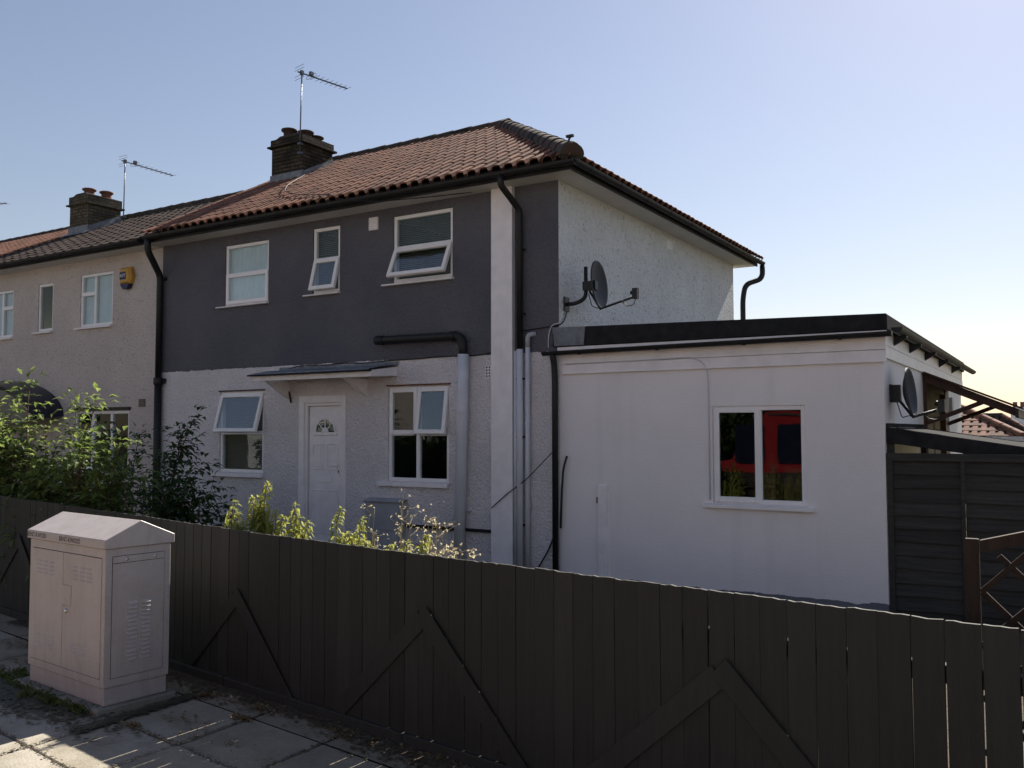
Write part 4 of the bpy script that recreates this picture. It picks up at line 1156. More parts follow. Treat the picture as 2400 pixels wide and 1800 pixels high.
cable("loose black cable sagging in front of the house wall near its foot", [(-5.86, -0.03, 0.75), (-5.95, -0.03, 0.45), (-6.2, -0.05, 0.05)], 0.012, "cable_black", 0.2)
cable("sagging aerial cable from the chimney over the roof to the gutter", [(-12.55, 1.95, 7.0), (-12.25, 1.2, 6.58), (-11.6, 0.5, 6.2), (-10.6, -0.1, 5.86), (-9.6, -0.42, 5.66), (-9.3, -0.56, 5.50), (-8.6, -0.52, 5.38), (-7.7, -0.25, 5.40), (-7.2, -0.1, 5.42)], 0.007, "cable_black", 0.3)

# ------------------------------------------------------------------ lean-to, lapped panel, trellis
lt = thing("lean_to", "dark felted lean-to roof sloping down beside the extension", "lean-to", (-0.9, 1.5, 0))
LX0, LX1 = X1 + 0.002, 0.9
def lz(x): return 2.03 - 0.158 * (x - LX0)
mb = MB(); mb.prism([(LX0, lz(LX0) - 0.17), (LX1, lz(LX1) - 0.14), (LX1, lz(LX1)), (LX0, lz(LX0))], 0.06, 0.10); mb.build("fascia_beam", "bitumen_felt", lt, 0.004)
mb = MB(); mb.prism([(LX0, lz(LX0) - 0.03), (LX1, lz(LX1) - 0.03), (LX1, lz(LX1) + 0.002), (LX0, lz(LX0) + 0.002)], 0.10, 2.9); mb.box(LX0, LX0 + 0.02, 0.07, 3.0, 2.03, 2.075); mb.build("felt_roof", "bitumen_felt", lt)
for xx in (LX0 + 0.0, 0.5):
    for ya in (0.10, 2.8): mb = MB(); mb.box(xx, xx + 0.07, ya, ya + 0.07, -0.1, lz(xx + 0.07) - 0.03); mb.build("post", "lap_stain", lt)
lp = thing("lapped_fence_panel", "dark horizontally lapped timber fence panel right of the extension", "fence panel", (-0.6, 0.0, 0))
mb = MB(); z = -0.1; rr = random.Random(4); k = 0
while z < 1.62:
    h = 0.147
    for xa, xb in ((-1.70, -0.99), (-0.95, 0.75)):
        mb.t = rr.random()
        a, b = rr.uniform(-0.006, 0.006), rr.uniform(-0.006, 0.006); m2 = rr.uniform(-0.009, 0.009)
        n_ = 6; vs = []
        for q in range(n_ + 1):
            t = q / n_; xx = xa + (xb - xa) * t
            zz = z + a + (b - a) * t + m2 * math.sin(t * 5 + k)
            vs += [(xx, 0.018, zz), (xx, 0.045, zz + h + 0.02), (xx, 0.028, zz), ]
        for q in range(n_):
            i = q * 3
            mb.add([vs[i], vs[i + 3], vs[i + 4], vs[i + 1]], [(0, 1, 2, 3)]); mb.add([vs[i + 2], vs[i + 5], vs[i + 3], vs[i]], [(0, 1, 2, 3)])
    z += h; k += 1
mb.build("lapped_boards", "lap_stain", lp)
mb = MB(); mb.t = .45
mb.box(-1.72, -1.66, 0.0, 0.017, -0.1, 1.66); mb.box(-0.99, -0.95, -0.003, 0.017, -0.1, 1.66); mb.box(0.72, 0.78, 0.0, 0.017, -0.1, 1.66); mb.box(-1.72, 0.78, -0.002, 0.05, 1.66, 1.745)
mb.build("battens", "lap_stain", lp, 0.003)

tr = thing("trellis_panel", "brown timber trellis with an arched top and a stout post, behind the front fence", "trellis", (-0.25, -5.95, 0))
ty = -5.95
mb = MB(); mb.box(-0.425, -0.365, ty - 0.02, ty + 0.02, -0.03, 1.50); mb.build("post", "trellis_stain", tr, 0.004)
mb = MB()
def az_(x): return 1.49 + 0.17 * (1 - ((x - 0.75) / 1.11) ** 2)
K = 12; xs = [-0.36 + 2.22 * k / K for k in range(K + 1)]
for k in range(K): mb.prism([(xs[k], az_(xs[k]) - 0.05), (xs[k + 1], az_(xs[k + 1]) - 0.05), (xs[k + 1], az_(xs[k + 1]) + 0.005), (xs[k], az_(xs[k]) + 0.005)], ty - 0.025, ty + 0.025)
mb.build("arched_rail", "trellis_stain", tr)
mb = MB()
s_ = 0.24
for k in range(-14, 20):
    for sg, dy in ((1, -0.008), (-1, 0.008)):
        pts_ = []
        for q in range(61):
            xx = -0.36 + 2.2 * q / 60; zz = 0.3 + sg * (xx + 0.36) + k * s_ * 1.0
            if 0.1 < zz < az_(xx) - 0.05: pts_.append((xx, ty + dy, zz))
        if len(pts_) > 2: mb.bar(pts_[0], pts_[-1], 0.026, 0.014, (0, 1, 0))
mb.build("lattice", "trellis_stain", tr)

# ------------------------------------------------------------------ front fence
fo = FN * FD
fence = thing("garden_fence", "low dark brown close boarded front fence with chevron braces along the pavement", "fence", (fo.x, fo.y, 0), -FA)
rr = random.Random(21)
mb = MB(); u = -13.0; k = 0; joints = []
def ftop(u): return 1.215 + (0.012 * (-u - 4.0) if u < -4 else 0)
while u < 4.2:
    wd = 0.135 + rr.uniform(-0.006, 0.006)
    gap = rr.choice([0.0015, 0.002, 0.003, 0.004, 0.006, 0.008]) if u < -1 else rr.choice([0.003, 0.005, 0.007, 0.009])
    a, b = u, u + wd - gap
    mb.t = min(1, max(0, rr.gauss(0.5, 0.22)))
    sk = rr.uniform(-0.0025, 0.0025); dy = rr.uniform(-0.0015, 0.0015)
    nt_ = 4; vs = []
    za = ftop(u) + rr.uniform(-0.003, 0.003)
    tops = [za + rr.uniform(-0.003, 0.003) for _ in range(nt_ + 1)]
    fr_ = [(a + (b - a) * i / nt_ + sk, tops[i]) for i in range(nt_ + 1)]
    poly = [(a - sk, 0.075), (b - sk, 0.075)] + fr_[::-1]
    mb.prism(poly, dy, dy + 0.018)
    joints.append(b); u += wd; k += 1
mb.build("boards", "fence_stain", fence, local=True)
for z0 in (0.24, 0.95):
    mb = MB(); mb.t = .4; mb.box(-13, 4.2, 0.022, 0.075, z0, z0 + 0.075); mb.build("rail", "fence_stain", fence, local=True)
apx = [-10.9, -8.8, -6.72, -4.66, -2.58, -0.525, 1.53, 3.58]
for a in apx:
    mb = MB(); mb.box(a - 0.045, a + 0.045, 0.076, 0.165, -0.1, 1.13); mb.build("post", "fence_stain", fence, local=True)
def leg(ax, az2, dx, dz, L, w, y0, y1):
    d = Vector((dx, dz)).normalized(); n = Vector((-d.y, d.x))
    p = Vector((ax, az2)); q = p + d * L
    mb = MB(); mb.t = rr.uniform(0.3, 0.9)
    mb.prism([tuple(p - n * w / 2), tuple(q - n * w / 2), tuple(q + n * w / 2), tuple(p + n * w / 2)], y0, y1)
    mb.build("brace", "fence_stain", fence, 0.003, local=True)
for a in apx:
    top = 0.86 if a > -4 else (0.74 if a > -5 else 0.86)
    leg(a - 0.02, top - 0.045, -0.745, -0.667, 1.12, 0.118, -0.013, -0.003)
    leg(a - 0.015, top + 0.0, 0.715, -0.70, 1.17, 0.118, -0.024, -0.0135)
u = -13.0
while u < 4.0:
    mb = MB(); mb.t = rr.uniform(0.4, 1.0)
    mb.box(u, u + 2.04, -0.03, 0.02, -0.06, 0.074 + rr.uniform(-0.004, 0.008)); u += 2.05
    mb.build("gravel_board", "fence_stain", fence, 0.006, local=True)
mb = MB()
for a in apx:
    for j in joints:
        t = (j - a + 0.01) / 0.715
        if 0.12 < t < 1.1:
            zz = (0.86 if a > -4 or a < -5 else .74) - 0.70 * t + 0.05
            for q in (-0.008, 0.012): mb.lathe([(0.0001, -0.003), (0.004, -0.002), (0.0045, 0.0)], (j + q, -0.0245, zz + q * 0.3), 8, Matrix.Rotation(R(90), 4, 'X'))
mb.build("nail_heads", "chrome", fence, local=True)  # bright studs standing in for sun glints through the board gaps

# ------------------------------------------------------------------ street cabinet
CL = Vector((-6.42, -6.335, 0.0)); CR = R(-6.05)
cab = thing("street_cabinet", "pinkish grey double door utility cabinet with a ridged lid beside the fence", "cabinet", CL, CR)
hx, hy = 0.58, 0.255
mb = MB()
mb.box(-hx + 0.012, hx - 0.012, -hy + 0.012, hy - 0.012, 0.045, 0.165)
mb.box(-hx, hx, -hy, hy, 0.172, 1.155)
mb.box(-hx + 0.014, hx - 0.014, -hy + 0.014, hy - 0.014, 0.160, 0.176)
mb.build("shell", "cabinet_paint", cab, 0.004, local=True)
mb = MB(); g = 0.02
mb.prism([(-hy - g, 1.158), (hy + g, 1.158), (hy + g, 1.222), (0, 1.345), (-hy - g, 1.222)], -hx - g, hx + g, 'x')
lid = mb.build("lid", "cabinet_paint", cab, 0.004, local=True)
def louvre(x0, x1, z, y, M=None, h=0.018, d=0.011):
    """pressed louvre: a small hood open below"""
    vs = [(x0, y, z + h), (x1, y, z + h), (x1 - 0.004, y - d, z), (x0 + 0.004, y - d, z), (x0, y, z), (x1, y, z)]
    if M is not None: vs = [M @ Vector(p) for p in vs]
    mb.add(vs, [(0, 3, 2, 1), (0, 4, 3), (1, 2, 5), (3, 4, 5, 2)])
for k, (a, b, ln) in enumerate(((-0.535, -0.008, 0), (-0.002, 0.535, 1))):
    mb = MB()
    za, zb = 0.235, 1.085
    xm_ = -0.03
    pts_ = [(a, za), (b, za), (b, zb), (a, zb)]
    if k == 0: pts_ = [(a, za), (xm_ - 0.003, za), (xm_ - 0.003, 0.70), (0.097, 0.70), (0.097, 0.845), (xm_ - 0.003, 0.845), (xm_ - 0.003, zb), (a, zb)]
    else: pts_ = [(xm_ + 0.003, za), (b, za), (b, zb), (xm_ + 0.003, zb), (xm_ + 0.003, 0.851), (0.103, 0.851), (0.103, 0.694), (xm_ + 0.003, 0.694)]
    # a flat door leaf triangulated as strips
    if k == 0:
        for r_ in ((a, xm_ - 0.003, za, zb), (xm_ - 0.003, 0.097, 0.70, 0.845)): mb.box(r_[0], r_[1], -hy - 0.0045, -hy - 0.0005, r_[2], r_[3])
    else:
        for r_ in ((0.103, b, za, zb), (xm_ + 0.003, 0.103, za, 0.694), (xm_ + 0.003, 0.103, 0.851, zb)): mb.box(r_[0], r_[1], -hy - 0.0045, -hy - 0.0005, r_[2], r_[3])
    o0 = -0.45 if k == 0 else 0.12
    for c_ in range(3):
        for r_ in range(4):
            louvre(o0 + c_ * 0.105, o0 + c_ * 0.105 + 0.07, 0.90 + r_ * 0.03, -hy - 0.0045, None, 0.012, 0.007)
            louvre(o0 + c_ * 0.105, o0 + c_ * 0.105 + 0.07, 0.34 + r_ * 0.03, -hy - 0.0045, None, 0.012, 0.007)
    mb.build("door", "cabinet_paint", cab, local=True)
mb = MB(); mb.t = .5
for r_ in ((-0.538, -0.033, 1.086, 1.090), (-0.03, 0.538, 1.086, 1.090), (-0.538, -0.033, 0.230, 0.234), (-0.03, 0.538, 0.230, 0.234)): mb.box(r_[0], r_[1], -hy - 0.0012, -hy - 0.0006, r_[2], r_[3])
mb.box(-0.036, -0.028, -hy - 0.0012, -hy - 0.0006, 0.23, 0.69); mb.box(-0.036, -0.028, -hy - 0.0012, -hy - 0.0006, 0.85, 1.09); mb.box(0.096, 0.104, -hy - 0.0012, -hy - 0.0006, 0.69, 0.85)
mb.build("door_gap", "black_ink", cab, local=True)
mb = MB(); mb.lathe([(0.018, 0.0), (0.018, 0.012), (0.008, 0.016), (0.0001, 0.016)], (0.035, -hy - 0.004, 0.66), 12, Matrix.Rotation(R(90), 4, 'X')); mb.build("lock", "chrome", cab, local=True)
mb = MB()
mb.box(hx + 0.0005, hx + 0.005, -hy + 0.055, hy - 0.055, 0.235, 1.095)
Ms = Matrix.Rotation(R(90), 4, 'Z')
for c_ in range(2):
    for r_ in range(14):
        louvre(-0.085 + c_ * 0.105, -0.010 + c_ * 0.105, 0.34 + r_ * 0.031, -(hx + 0.005), Ms, 0.018, 0.012)
mb.build("side_panel", "cabinet_paint", cab, 0.0, local=True)
mb = MB(); ring(mb, -hy + 0.051, hy - 0.051, 0.231, 1.099, 0.004, 0, 0.001)
mb.v = [(hx + 0.0004 + p[1], p[0], p[2]) for p in mb.v]
mb.box(hx + 0.0052, hx + 0.006, -hy + 0.055, hy - 0.055, 1.045, 1.049)
mb.build("panel_gap", "black_ink", cab, local=True)
for yy in (-0.10, 0.12): mb = MB(); mb.lathe([(0.011, 0), (0.011, 0.010), (0.0001, 0.014)], (hx + 0.005, yy, 1.072), 10, Matrix.Rotation(R(90), 4, 'Y')); mb.build("bolt", "chrome", cab, local=True)
letters("BRNT-KW0201", 0.052, "black_ink", lid, Matrix.Translation((-0.435, -hy - g - 0.0005, 1.189)) @ FRONT @ Matrix.Scale(0.95, 4, (1, 0, 0)), "stencilled_code", 0.0004, True)
letters("BRNT-KW0202", 0.052, "black_ink", lid, Matrix.Translation((0.085, -hy - g - 0.0005, 1.187)) @ FRONT @ Matrix.Scale(0.95, 4, (1, 0, 0)), "stencilled_code", 0.0004, True)
mb = MB()
sl_ = [(-0.70, -0.315), (0.62, -0.315), (0.62, 0.30), (-0.70, 0.30)]
mb.prism(sl_, -0.02, 0.044, 'z')
o = mb.build("plinth_slab", "concrete", None, 0.01); o.location = CL; o.rotation_euler = (0, 0, CR)
tag(o, "thin concrete slab under the street cabinet", "slab")

# ------------------------------------------------------------------ plants
def leaf(mb, base, d, nrm, L, W, droop=0.25, fold=0.18):
    """one pointed leaf folded along its midrib"""
    d = Vector(d).normalized(); s = d.cross(Vector(nrm))
    if s.length < 1e-4: s = d.cross(Vector((0.3, 0.5, 0.8)))
    s.normalize(); n = s.cross(d)
    b = Vector(base); m = b + d * (L * 0.45) - n * (droop * L * 0.12); t = b + d * (L * 0.96) - n * (droop * L * 0.5) - Vector((0, 0, droop * L * 0.25))
    l = b + d * (L * 0.4) + s * (W / 2) + n * (fold * W * 0.5); r = b + d * (L * 0.4) - s * (W / 2) + n * (fold * W * 0.5)
    mb.add([b, l, t, r, m], [(0, 4, 1), (1, 4, 2), (0, 3, 4), (3, 2, 4)])
def rvec(rng, zmin=-1, zmax=1):
    a = rng.uniform(0, 2 * math.pi); z = rng.uniform(zmin, zmax); q = math.sqrt(max(0, 1 - z * z))
    return Vector((q * math.cos(a), q * math.sin(a), z))
def pinnate(mb, rng, base, d, L, ls, n=1):
    """elder-like leaf: pairs of leaflets and one at the tip"""
    d = Vector(d).normalized(); up = Vector((0, 0, 1)); s = d.cross(up)
    if s.length < 1e-3: s = Vector((1, 0, 0))
    s.normalize(); nn = (up + rvec(rng) * 0.35).normalized()
    t0 = rng.random()
    for i in range(n):
        p = Vector(base) + d * (L * (0.35 + 0.55 * i / n)) - up * (0.03 * L * i)
        for sg in (-1, 1):
            mb.t = min(1, max(0, t0 + rng.uniform(-.15, .15)))
            leaf(mb, p, (d * 0.6 + s * sg * 0.9 - up * 0.15 + rvec(rng) * 0.15), nn, ls * rng.uniform(.7, 1.2), ls * rng.uniform(.45, .62), 0.6)
    mb.t = t0
    leaf(mb, Vector(base) + d * (L * 0.9), d - up * 0.2, nn, ls * 1.2, ls * 0.6, 0.6)

def bush(name, label, cat, base, shoots, mat, rng, ls=0.075, step=0.075, nstem=5, stem="stem_brown"):
    """shoots: (tip, start, side-twig length, leafiness)"""
    t = thing(name, label, cat, base)
    st = MB(); lf = MB(); B = Vector(base)
    for tip, root, tw, dens in shoots:
        tip = Vector(tip); root = Vector(root)
        mid = (tip + root) / 2 + Vector((rng.uniform(-.1, .1), rng.uniform(-.1, .1), 0.12 * (tip - root).length))
        P = [root * (1 - q) ** 2 + mid * 2 * q * (1 - q) + tip * q * q for q in [k / 9 for k in range(10)]]
        st.t = rng.random(); st.tube(P, [0.014 * (1 - 0.75 * k / 9) for k in range(10)], 5)
        Lt = sum((P[k + 1] - P[k]).length for k in range(9)); n = int(Lt / step * dens)
        for i in range(n):
            q = (i + rng.random()) / n
            if q < 0.16: continue
            k = min(8, int(q * 9)); p = P[k].lerp(P[k + 1], q * 9 - k); ax = (P[k + 1] - P[k]).normalized()
            out = (rvec(rng, -0.2, 0.7) + ax * 0.5).normalized(); ln = tw * rng.uniform(0.25, 1.0) * (1.15 - 0.75 * q)
            e = p + out * ln - Vector((0, 0, 0.1 * ln))
            st.tube([p, (p + e) / 2 + Vector((0, 0, .02)), e], [0.005, 0.004, 0.002], 4, False)
            for j in range(2 + int(ln / 0.12)):
                w = rng.uniform(0.25, 1.0); c = p.lerp(e, w)
                pinnate(lf, rng, c, out + rvec(rng) * 0.9 + Vector((0, 0, 0.15)), ls * 2.0, ls)
        for j in range(4):
            pinnate(lf, rng, tip, (tip - mid).normalized() + rvec(rng) * 0.8, ls * 2.0, ls)
    st.build("stems", stem, t); lf.build("leaves", mat, t)
    return t

rng = random.Random(12)
sh = []
for i in range(40):                                      # sunlit bush close behind the fence
    x = rng.uniform(-12.4, -8.3); y = rng.uniform(-5.25, -4.5)
    y = max(y, fence_y(x) + 0.25)
    h = 1.92 + 0.25 * math.sin(x * 2.1) - 0.45 * max(0, (x + 9.6)) / 1.3
    sh.append(((x, y, rng.uniform(1.25, h)), (x * 0.6 + -10.2 * 0.4 + rng.uniform(-.5, .5), y + rng.uniform(0.0, .4), 0.0), 0.42, 0.85))
for tip, root in (((-10.2, -4.75, 2.50), (-10.4, -4.6, 0.6)), ((-9.15, -4.8, 2.25), (-9.5, -4.6, 0.5)), ((-8.95, -4.75, 2.28), (-9.4, -4.6, 0.5)), ((-10.9, -4.6, 2.15), (-10.9, -4.5, 0.5)), ((-8.35, -4.85, 1.85), (-9.0, -4.7, 0.5)), ((-8.6, -4.9, 1.6), (-9.0, -4.7, 0.4)), ((-9.75, -4.8, 1.98), (-9.8, -4.7, 0.5)), ((-8.9, -4.9, 1.85), (-9.3, -4.8, 0.4))):
    sh.append((tip, root, 0.26, 0.8))
bush("elder_bush", "sunlit leafy green bush behind the fence, in front of the cream house", "bush", (-10.2, -4.5, -0.03), sh, "elder_leaf", rng, 0.098, 0.05)
rng = random.Random(13); sh = []
for i in range(34):
    x = rng.uniform(-13.2, -9.9); y = rng.uniform(-3.0, -1.6)
    h = 1.55 - 0.28 * max(0, x + 11.3)
    sh.append(((x, y, rng.uniform(0.5, h)), (x + rng.uniform(-.4, .2), y + rng.uniform(-.2, .3), 0.0), 0.4, 0.85))
for tip, root in (((-10.55, -2.2, 2.13), (-11.4, -2.0, 0.6)), ((-10.75, -2.2, 1.95), (-11.5, -2.0, 0.5)), ((-10.9, -2.1, 1.75), (-11.6, -2.0, 0.4)), ((-10.35, -2.2, 1.48), (-11.2, -2.2, 0.4)), ((-10.3, -2.2, 1.08), (-11.1, -2.2, 0.3)), ((-10.6, -2.2, 1.3), (-11.2, -2.2, 0.3)), ((-11.6, -2.3, 1.9), (-12.0, -2.2, 0.4)), ((-12.2, -2.4, 1.95), (-12.5, -2.2, 0.4)), ((-10.5, -2.3, 0.85), (-11.2, -2.2, 0.2))):
    sh.append((tip, root, 0.24, 0.9))
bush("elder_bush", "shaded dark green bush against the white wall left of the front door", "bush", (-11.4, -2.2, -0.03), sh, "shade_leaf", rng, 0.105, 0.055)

t = thing("iris_clump", "clump of stiff dark pointed leaves beside the shaded bush", "plant", (-10.75, -2.2, -0.03))
mb = MB()
for i in range(26):
    bx = rng.uniform(-11.2, -10.35); by = rng.uniform(-2.4, -2.0); h = rng.uniform(0.55, 1.02); lx = rng.uniform(-.14, .16); w = 0.022
    mb.t = rng.random(); a = rng.uniform(0, 3.14); dx, dy = math.cos(a) * w, math.sin(a) * w
    mb.add([(bx - dx, by - dy, -0.03), (bx + dx, by + dy, -0.03), (bx + dx * .8 + lx * .4, by + dy * .8, h * .55), (bx - dx * .8 + lx * .4, by - dy * .8, h * .55), (bx + lx, by, h)], [(0, 1, 2, 3), (3, 2, 4)])
mb.build("leaves", "iris_leaf", t)

def nettle(x, y, h, spread, label, seed, tall=False):
    rng = random.Random(seed)
    t = thing("nettle_plant", label, "plant", (x, y, -0.03), 0, "nettles behind the front fence")
    st = MB(); lf = MB()
    nst = 4 if tall else 9
    for s_ in range(nst):
        a = rng.uniform(0, 6.28); r = spread * math.sqrt(rng.random()) * (0.4 if s_ == 0 else 1)
        hh = h if s_ == 0 else h * rng.uniform(0.74, 0.93)
        tx, ty_ = x + r * math.cos(a), y + r * math.sin(a) * 0.6
        P = [Vector((x + (tx - x) * q + rng.uniform(-.008, .008), y + (ty_ - y) * q, -0.03 + (hh + 0.03) * q)) for q in [k / 12 for k in range(13)]]
        if s_ == 0: P[-1] += Vector((0.035, 0, -0.012))
        st.tube(P, [0.007 - 0.004 * k / 12 for k in range(13)], 5)
        z = 0.55; k = 0
        while z < hh:
            q = min(0.999, z / hh); i = int(q * 12); p = P[i].lerp(P[i + 1], q * 12 - i)
            f = (hh - z) / (hh - 0.45); L = 0.045 + 0.095 * min(1, f * 1.7)
            for m in range(2):
                ang = k * 1.57 + m * 3.14 + rng.uniform(-.35, .35)
                d = Vector((math.cos(ang), math.sin(ang), rng.uniform(-.5, .3)))
                lf.t = min(1, max(0, rng.gauss(0.62, 0.25)))
                leaf(lf, p + d * 0.014, d, (0, 0, 1), L * rng.uniform(.65, 1.3), L * rng.uniform(.42, .62), rng.uniform(0.4, 1.7), 0.35)
                for c in range(2):                  # hanging flower strings
                    lf.t = rng.uniform(.5, 1); o = p + d * 0.01 + rvec(rng) * 0.014
                    leaf(lf, o, Vector((math.cos(ang + .6), math.sin(ang + .6), -1.5)) + rvec(rng) * .4, d, L * 0.55, 0.012, .3)
            k += 1; z += 0.024 + 0.022 * min(1, f * 1.5)
        for m in range(6):
            lf.t = rng.uniform(.5, 1); leaf(lf, P[-1], rvec(rng, -0.1, 1), (0, 0, 1), 0.045, 0.02, 0.6)
    st.build("stem", "stem_green", t); lf.build("leaves", "nettle_leaf", t)
for k, (x, y, h, s_, lab, tall) in enumerate((
        (-5.91, -5.46, 1.46, 0.10, "leftmost nettle of the row behind the fence", True),
        (-5.81, -5.46, 1.28, 0.16, "low bushy nettle between the two left tall ones", False),
        (-5.54, -5.46, 1.62, 0.15, "tallest nettle, its tip reaching the left downstairs window sill", False),
        (-5.43, -5.46, 1.36, 0.16, "wide nettle just right of the tallest one", False),
        (-5.22, -5.46, 1.46, 0.13, "nettle with a pointed tip in front of the door's left edge", False),
        (-5.12, -5.46, 1.33, 0.14, "nettle with drooping leaves in front of the front door", False),
        (-4.77, -5.46, 1.45, 0.05, "slim dark stemmed nettle standing alone right of the door", True),
        (-4.70, -5.46, 1.27, 0.10, "short nettle between the slim one and its bushy neighbour", True),
        (-4.52, -5.46, 1.39, 0.14, "bushy nettle in front of the meter box", False),
        (-4.29, -5.46, 1.21, 0.10, "small nettle just showing over the fence among dry weeds", False),
        (-4.08, -5.46, 1.24, 0.14, "low nettle below the four light window", False),
        (-3.96, -5.46, 1.30, 0.12, "rightmost nettle, yellowing, beside the painted soil pipe", False))):
    nettle(x, max(y, fence_y(x) + 0.19), h - 0.035, s_ * 0.9, lab, 40 + k, tall)

def dry_weed(x, y, h, spread, label, seed, flower="dry_flower"):
    rng = random.Random(seed)
    t = thing("dry_weed", label, "plant", (x, y, -0.03), 0, "dry flowering weeds behind the front fence")
    st = MB(); fl = MB()
    for s_ in range(5):
        a = rng.uniform(0, 6.28); r = spread * rng.uniform(.2, 1)
        tip = Vector((x + r * math.cos(a), y + r * math.sin(a) * .6, h * rng.uniform(.82, 1)))
        P = [Vector((x, y, -0.03)).lerp(tip, q) + Vector((0.03 * math.sin(q * 5 + s_), 0, 0.05 * q * (1 - q))) for q in [k / 8 for k in range(9)]]
        st.tube(P, [0.004 - 0.0025 * k / 8 for k in range(9)], 4, False)
        for i in range(16):
            q = rng.uniform(0.5, 1); k = min(7, int(q * 8)); p = P[k].lerp(P[k + 1], q * 8 - k)
            e = p + rvec(rng, 0.0, 1) * rng.uniform(.05, .15)
            st.tube([p, (p + e) / 2 + Vector((0, 0, -.008)), e], 0.0016, 3, False)
            for m in range(rng.choice((1, 2, 4))):
                fl.t = rng.random(); leaf(fl, e + rvec(rng) * 0.01, rvec(rng), rvec(rng), rng.uniform(.015, .035), 0.016, .2)
    st.build("stem", "dry_stem", t); fl.build("sprays", flower, t)  # loose dry seed heads at the twig ends
for k, (x, y, h, s_, lab) in enumerate((
        (-4.62, -5.22, 1.36, 0.16, "pale dry weed with seed heads between the bushy and the small nettle"),
        (-4.40, -5.10, 1.47, 0.12, "tallest dry weed, in front of the four light window sill"),
        (-4.18, -5.08, 1.40, 0.16, "feathery dry weed rising above the low nettle"),
        (-3.96, -5.18, 1.36, 0.08, "upright dry weed in front of the painted soil pipe"),
        (-3.86, -5.40, 1.22, 0.16, "low dry weed with pale seed heads right of the soil pipe"),
        (-3.70, -5.30, 1.26, 0.12, "rightmost dry weed, beside the white pilaster"))):
    dry_weed(x, y, h, s_, lab, 70 + k)
mb = MB()
for q in range(5): leaf(mb, (-4.02, -5.40, 1.155), (math.cos(q * 1.26), math.sin(q * 1.26) * .3, 0.5), (0, -1, 0), 0.03, 0.025, .2)
solo("poppy", "poppy_red", mb, "tiny red flower just above the fence top", "flower")

# moss and dirt on the paving round the cabinet
rng = random.Random(55)
def crumbs(mb, x, y, z, r):
    a = rng.uniform(0, 6.28); n = rng.choice((4, 5, 6)); mb.t = rng.random()
    pts = [(x + r * rng.uniform(.5, 1) * math.cos(a + 6.28 * k / n), y + r * rng.uniform(.4, .8) * math.sin(a + 6.28 * k / n), z + rng.uniform(0, .003)) for k in range(n)]
    mb.add(pts, [tuple(range(n))])
mb = MB()
for i in range(5200):
    a = rng.uniform(0, 6.28); q = min(1.35, abs(rng.gauss(0, 0.5)))
    x = -6.75 + 1.15 * q * math.cos(a); y = -6.70 + 0.27 * q * math.sin(a) - 0.105 * (x + 6.75)
    if rng.random() < 0.25: x = -5.665 + rng.gauss(0, .03); y = rng.uniform(-7.0, -5.9)
    crumbs(mb, x, y, 0.0085 + rng.random() * .006, rng.uniform(.008, .034))
tag(mb.build("moss", "moss_leaf"), "dark moss and dirt covering the paving round the cabinet slab", "moss", kind="stuff")
mb = MB()
for i in range(5200):
    x = rng.uniform(-9.5, -0.3); y = fence_y(x) - 0.034 - abs(rng.gauss(0, 0.085 + 0.03 * math.sin(x * 3)))
    crumbs(mb, x, y, 0.0085 + rng.random() * .005, rng.uniform(.008, .03))
for j in range(1, 4):
    for i in range(700):
        x = rng.uniform(-8, -2.5); crumbs(mb, x, -6.165 - 0.14 * (x + 4.88) - PY * j + rng.gauss(0, .012), 0.0085, rng.uniform(.006, .016))
for k in range(-3, 4):
    for i in range(260):
        y = rng.uniform(-7.6, -5.9); x = -5.665 + PX * k + rng.gauss(0, .011)
        if y < fence_y(x) - .04: crumbs(mb, x, y, 0.0085, rng.uniform(.006, .016))
tag(mb.build("dirt", "dirt_leaf"), "brown dirt gathered along the fence foot and in the paving joints", "dirt", kind="stuff")

# grass and litter on the pavement
def tufts(spots, mat, rng, hmin, hmax, n, r):
    mb = MB()
    for x, y in spots:
        for i in range(n):
            a = rng.uniform(0, 6.28); q = r * math.sqrt(rng.random()); bx, by = x + q * math.cos(a), y + q * math.sin(a) * .5
            h = rng.uniform(hmin, hmax); d = rvec(rng, 0.2, 1); w = 0.003; mb.t = rng.random()
            mb.add([(bx - w, by, -0.005), (bx + w, by, -0.005), (bx + d.x * h * .5, by + d.y * h * .5, h * .7), (bx + d.x * h, by + d.y * h, h * (0.6 + .4 * d.z))], [(0, 1, 2), (2, 1, 3)])
    return mb
rng = random.Random(31)
sp = [(-7.1 + k * 0.07 + rng.uniform(-.03, .03), -6.57 - 0.106 * (k * 0.07) + rng.uniform(-.03, .02)) for k in range(18)] + [(-7.3 + rng.uniform(-.25, .3), -6.45 + rng.uniform(-.12, .1)) for k in range(14)] + [(-6.5 + rng.uniform(-.3, .5), -6.72 + rng.uniform(-.03, .03)) for k in range(10)]
tag(tufts(sp, None, rng, 0.02, 0.075, 26, 0.05).build("grass", "verge_grass"), "short grass and weeds growing round the cabinet slab", "grass", kind="stuff")
mb = MB()
spots = [(-5.45, -6.71, .09, 60), (-4.93, -6.22, .12, 70), (-5.2, -6.45, .35, 40), (-5.6, -6.0, .2, 80), (-5.0, -5.98, .4, 90), (-4.2, -6.08, .5, 80), (-7.6, -6.1, .35, 140), (-3.3, -6.15, .5, 60), (-2.6, -6.2, .4, 40), (-8.3, -5.8, .4, 140), (-4.6, -6.6, .5, 30)]
for x, y, r, n in spots:
    for i in range(n):
        a = rng.uniform(0, 6.28); q = r * rng.random(); px, py = x + q * math.cos(a), y + q * math.sin(a) * .35
        if py > fence_y(px) - 0.035: continue
        mb.t = rng.random(); leaf(mb, (px, py, 0.008 + rng.random() * .016), rvec(rng, -.1, .3), (0, 0, 1), rng.uniform(.02, .055), rng.uniform(.01, .028), rng.uniform(-.4, .6))
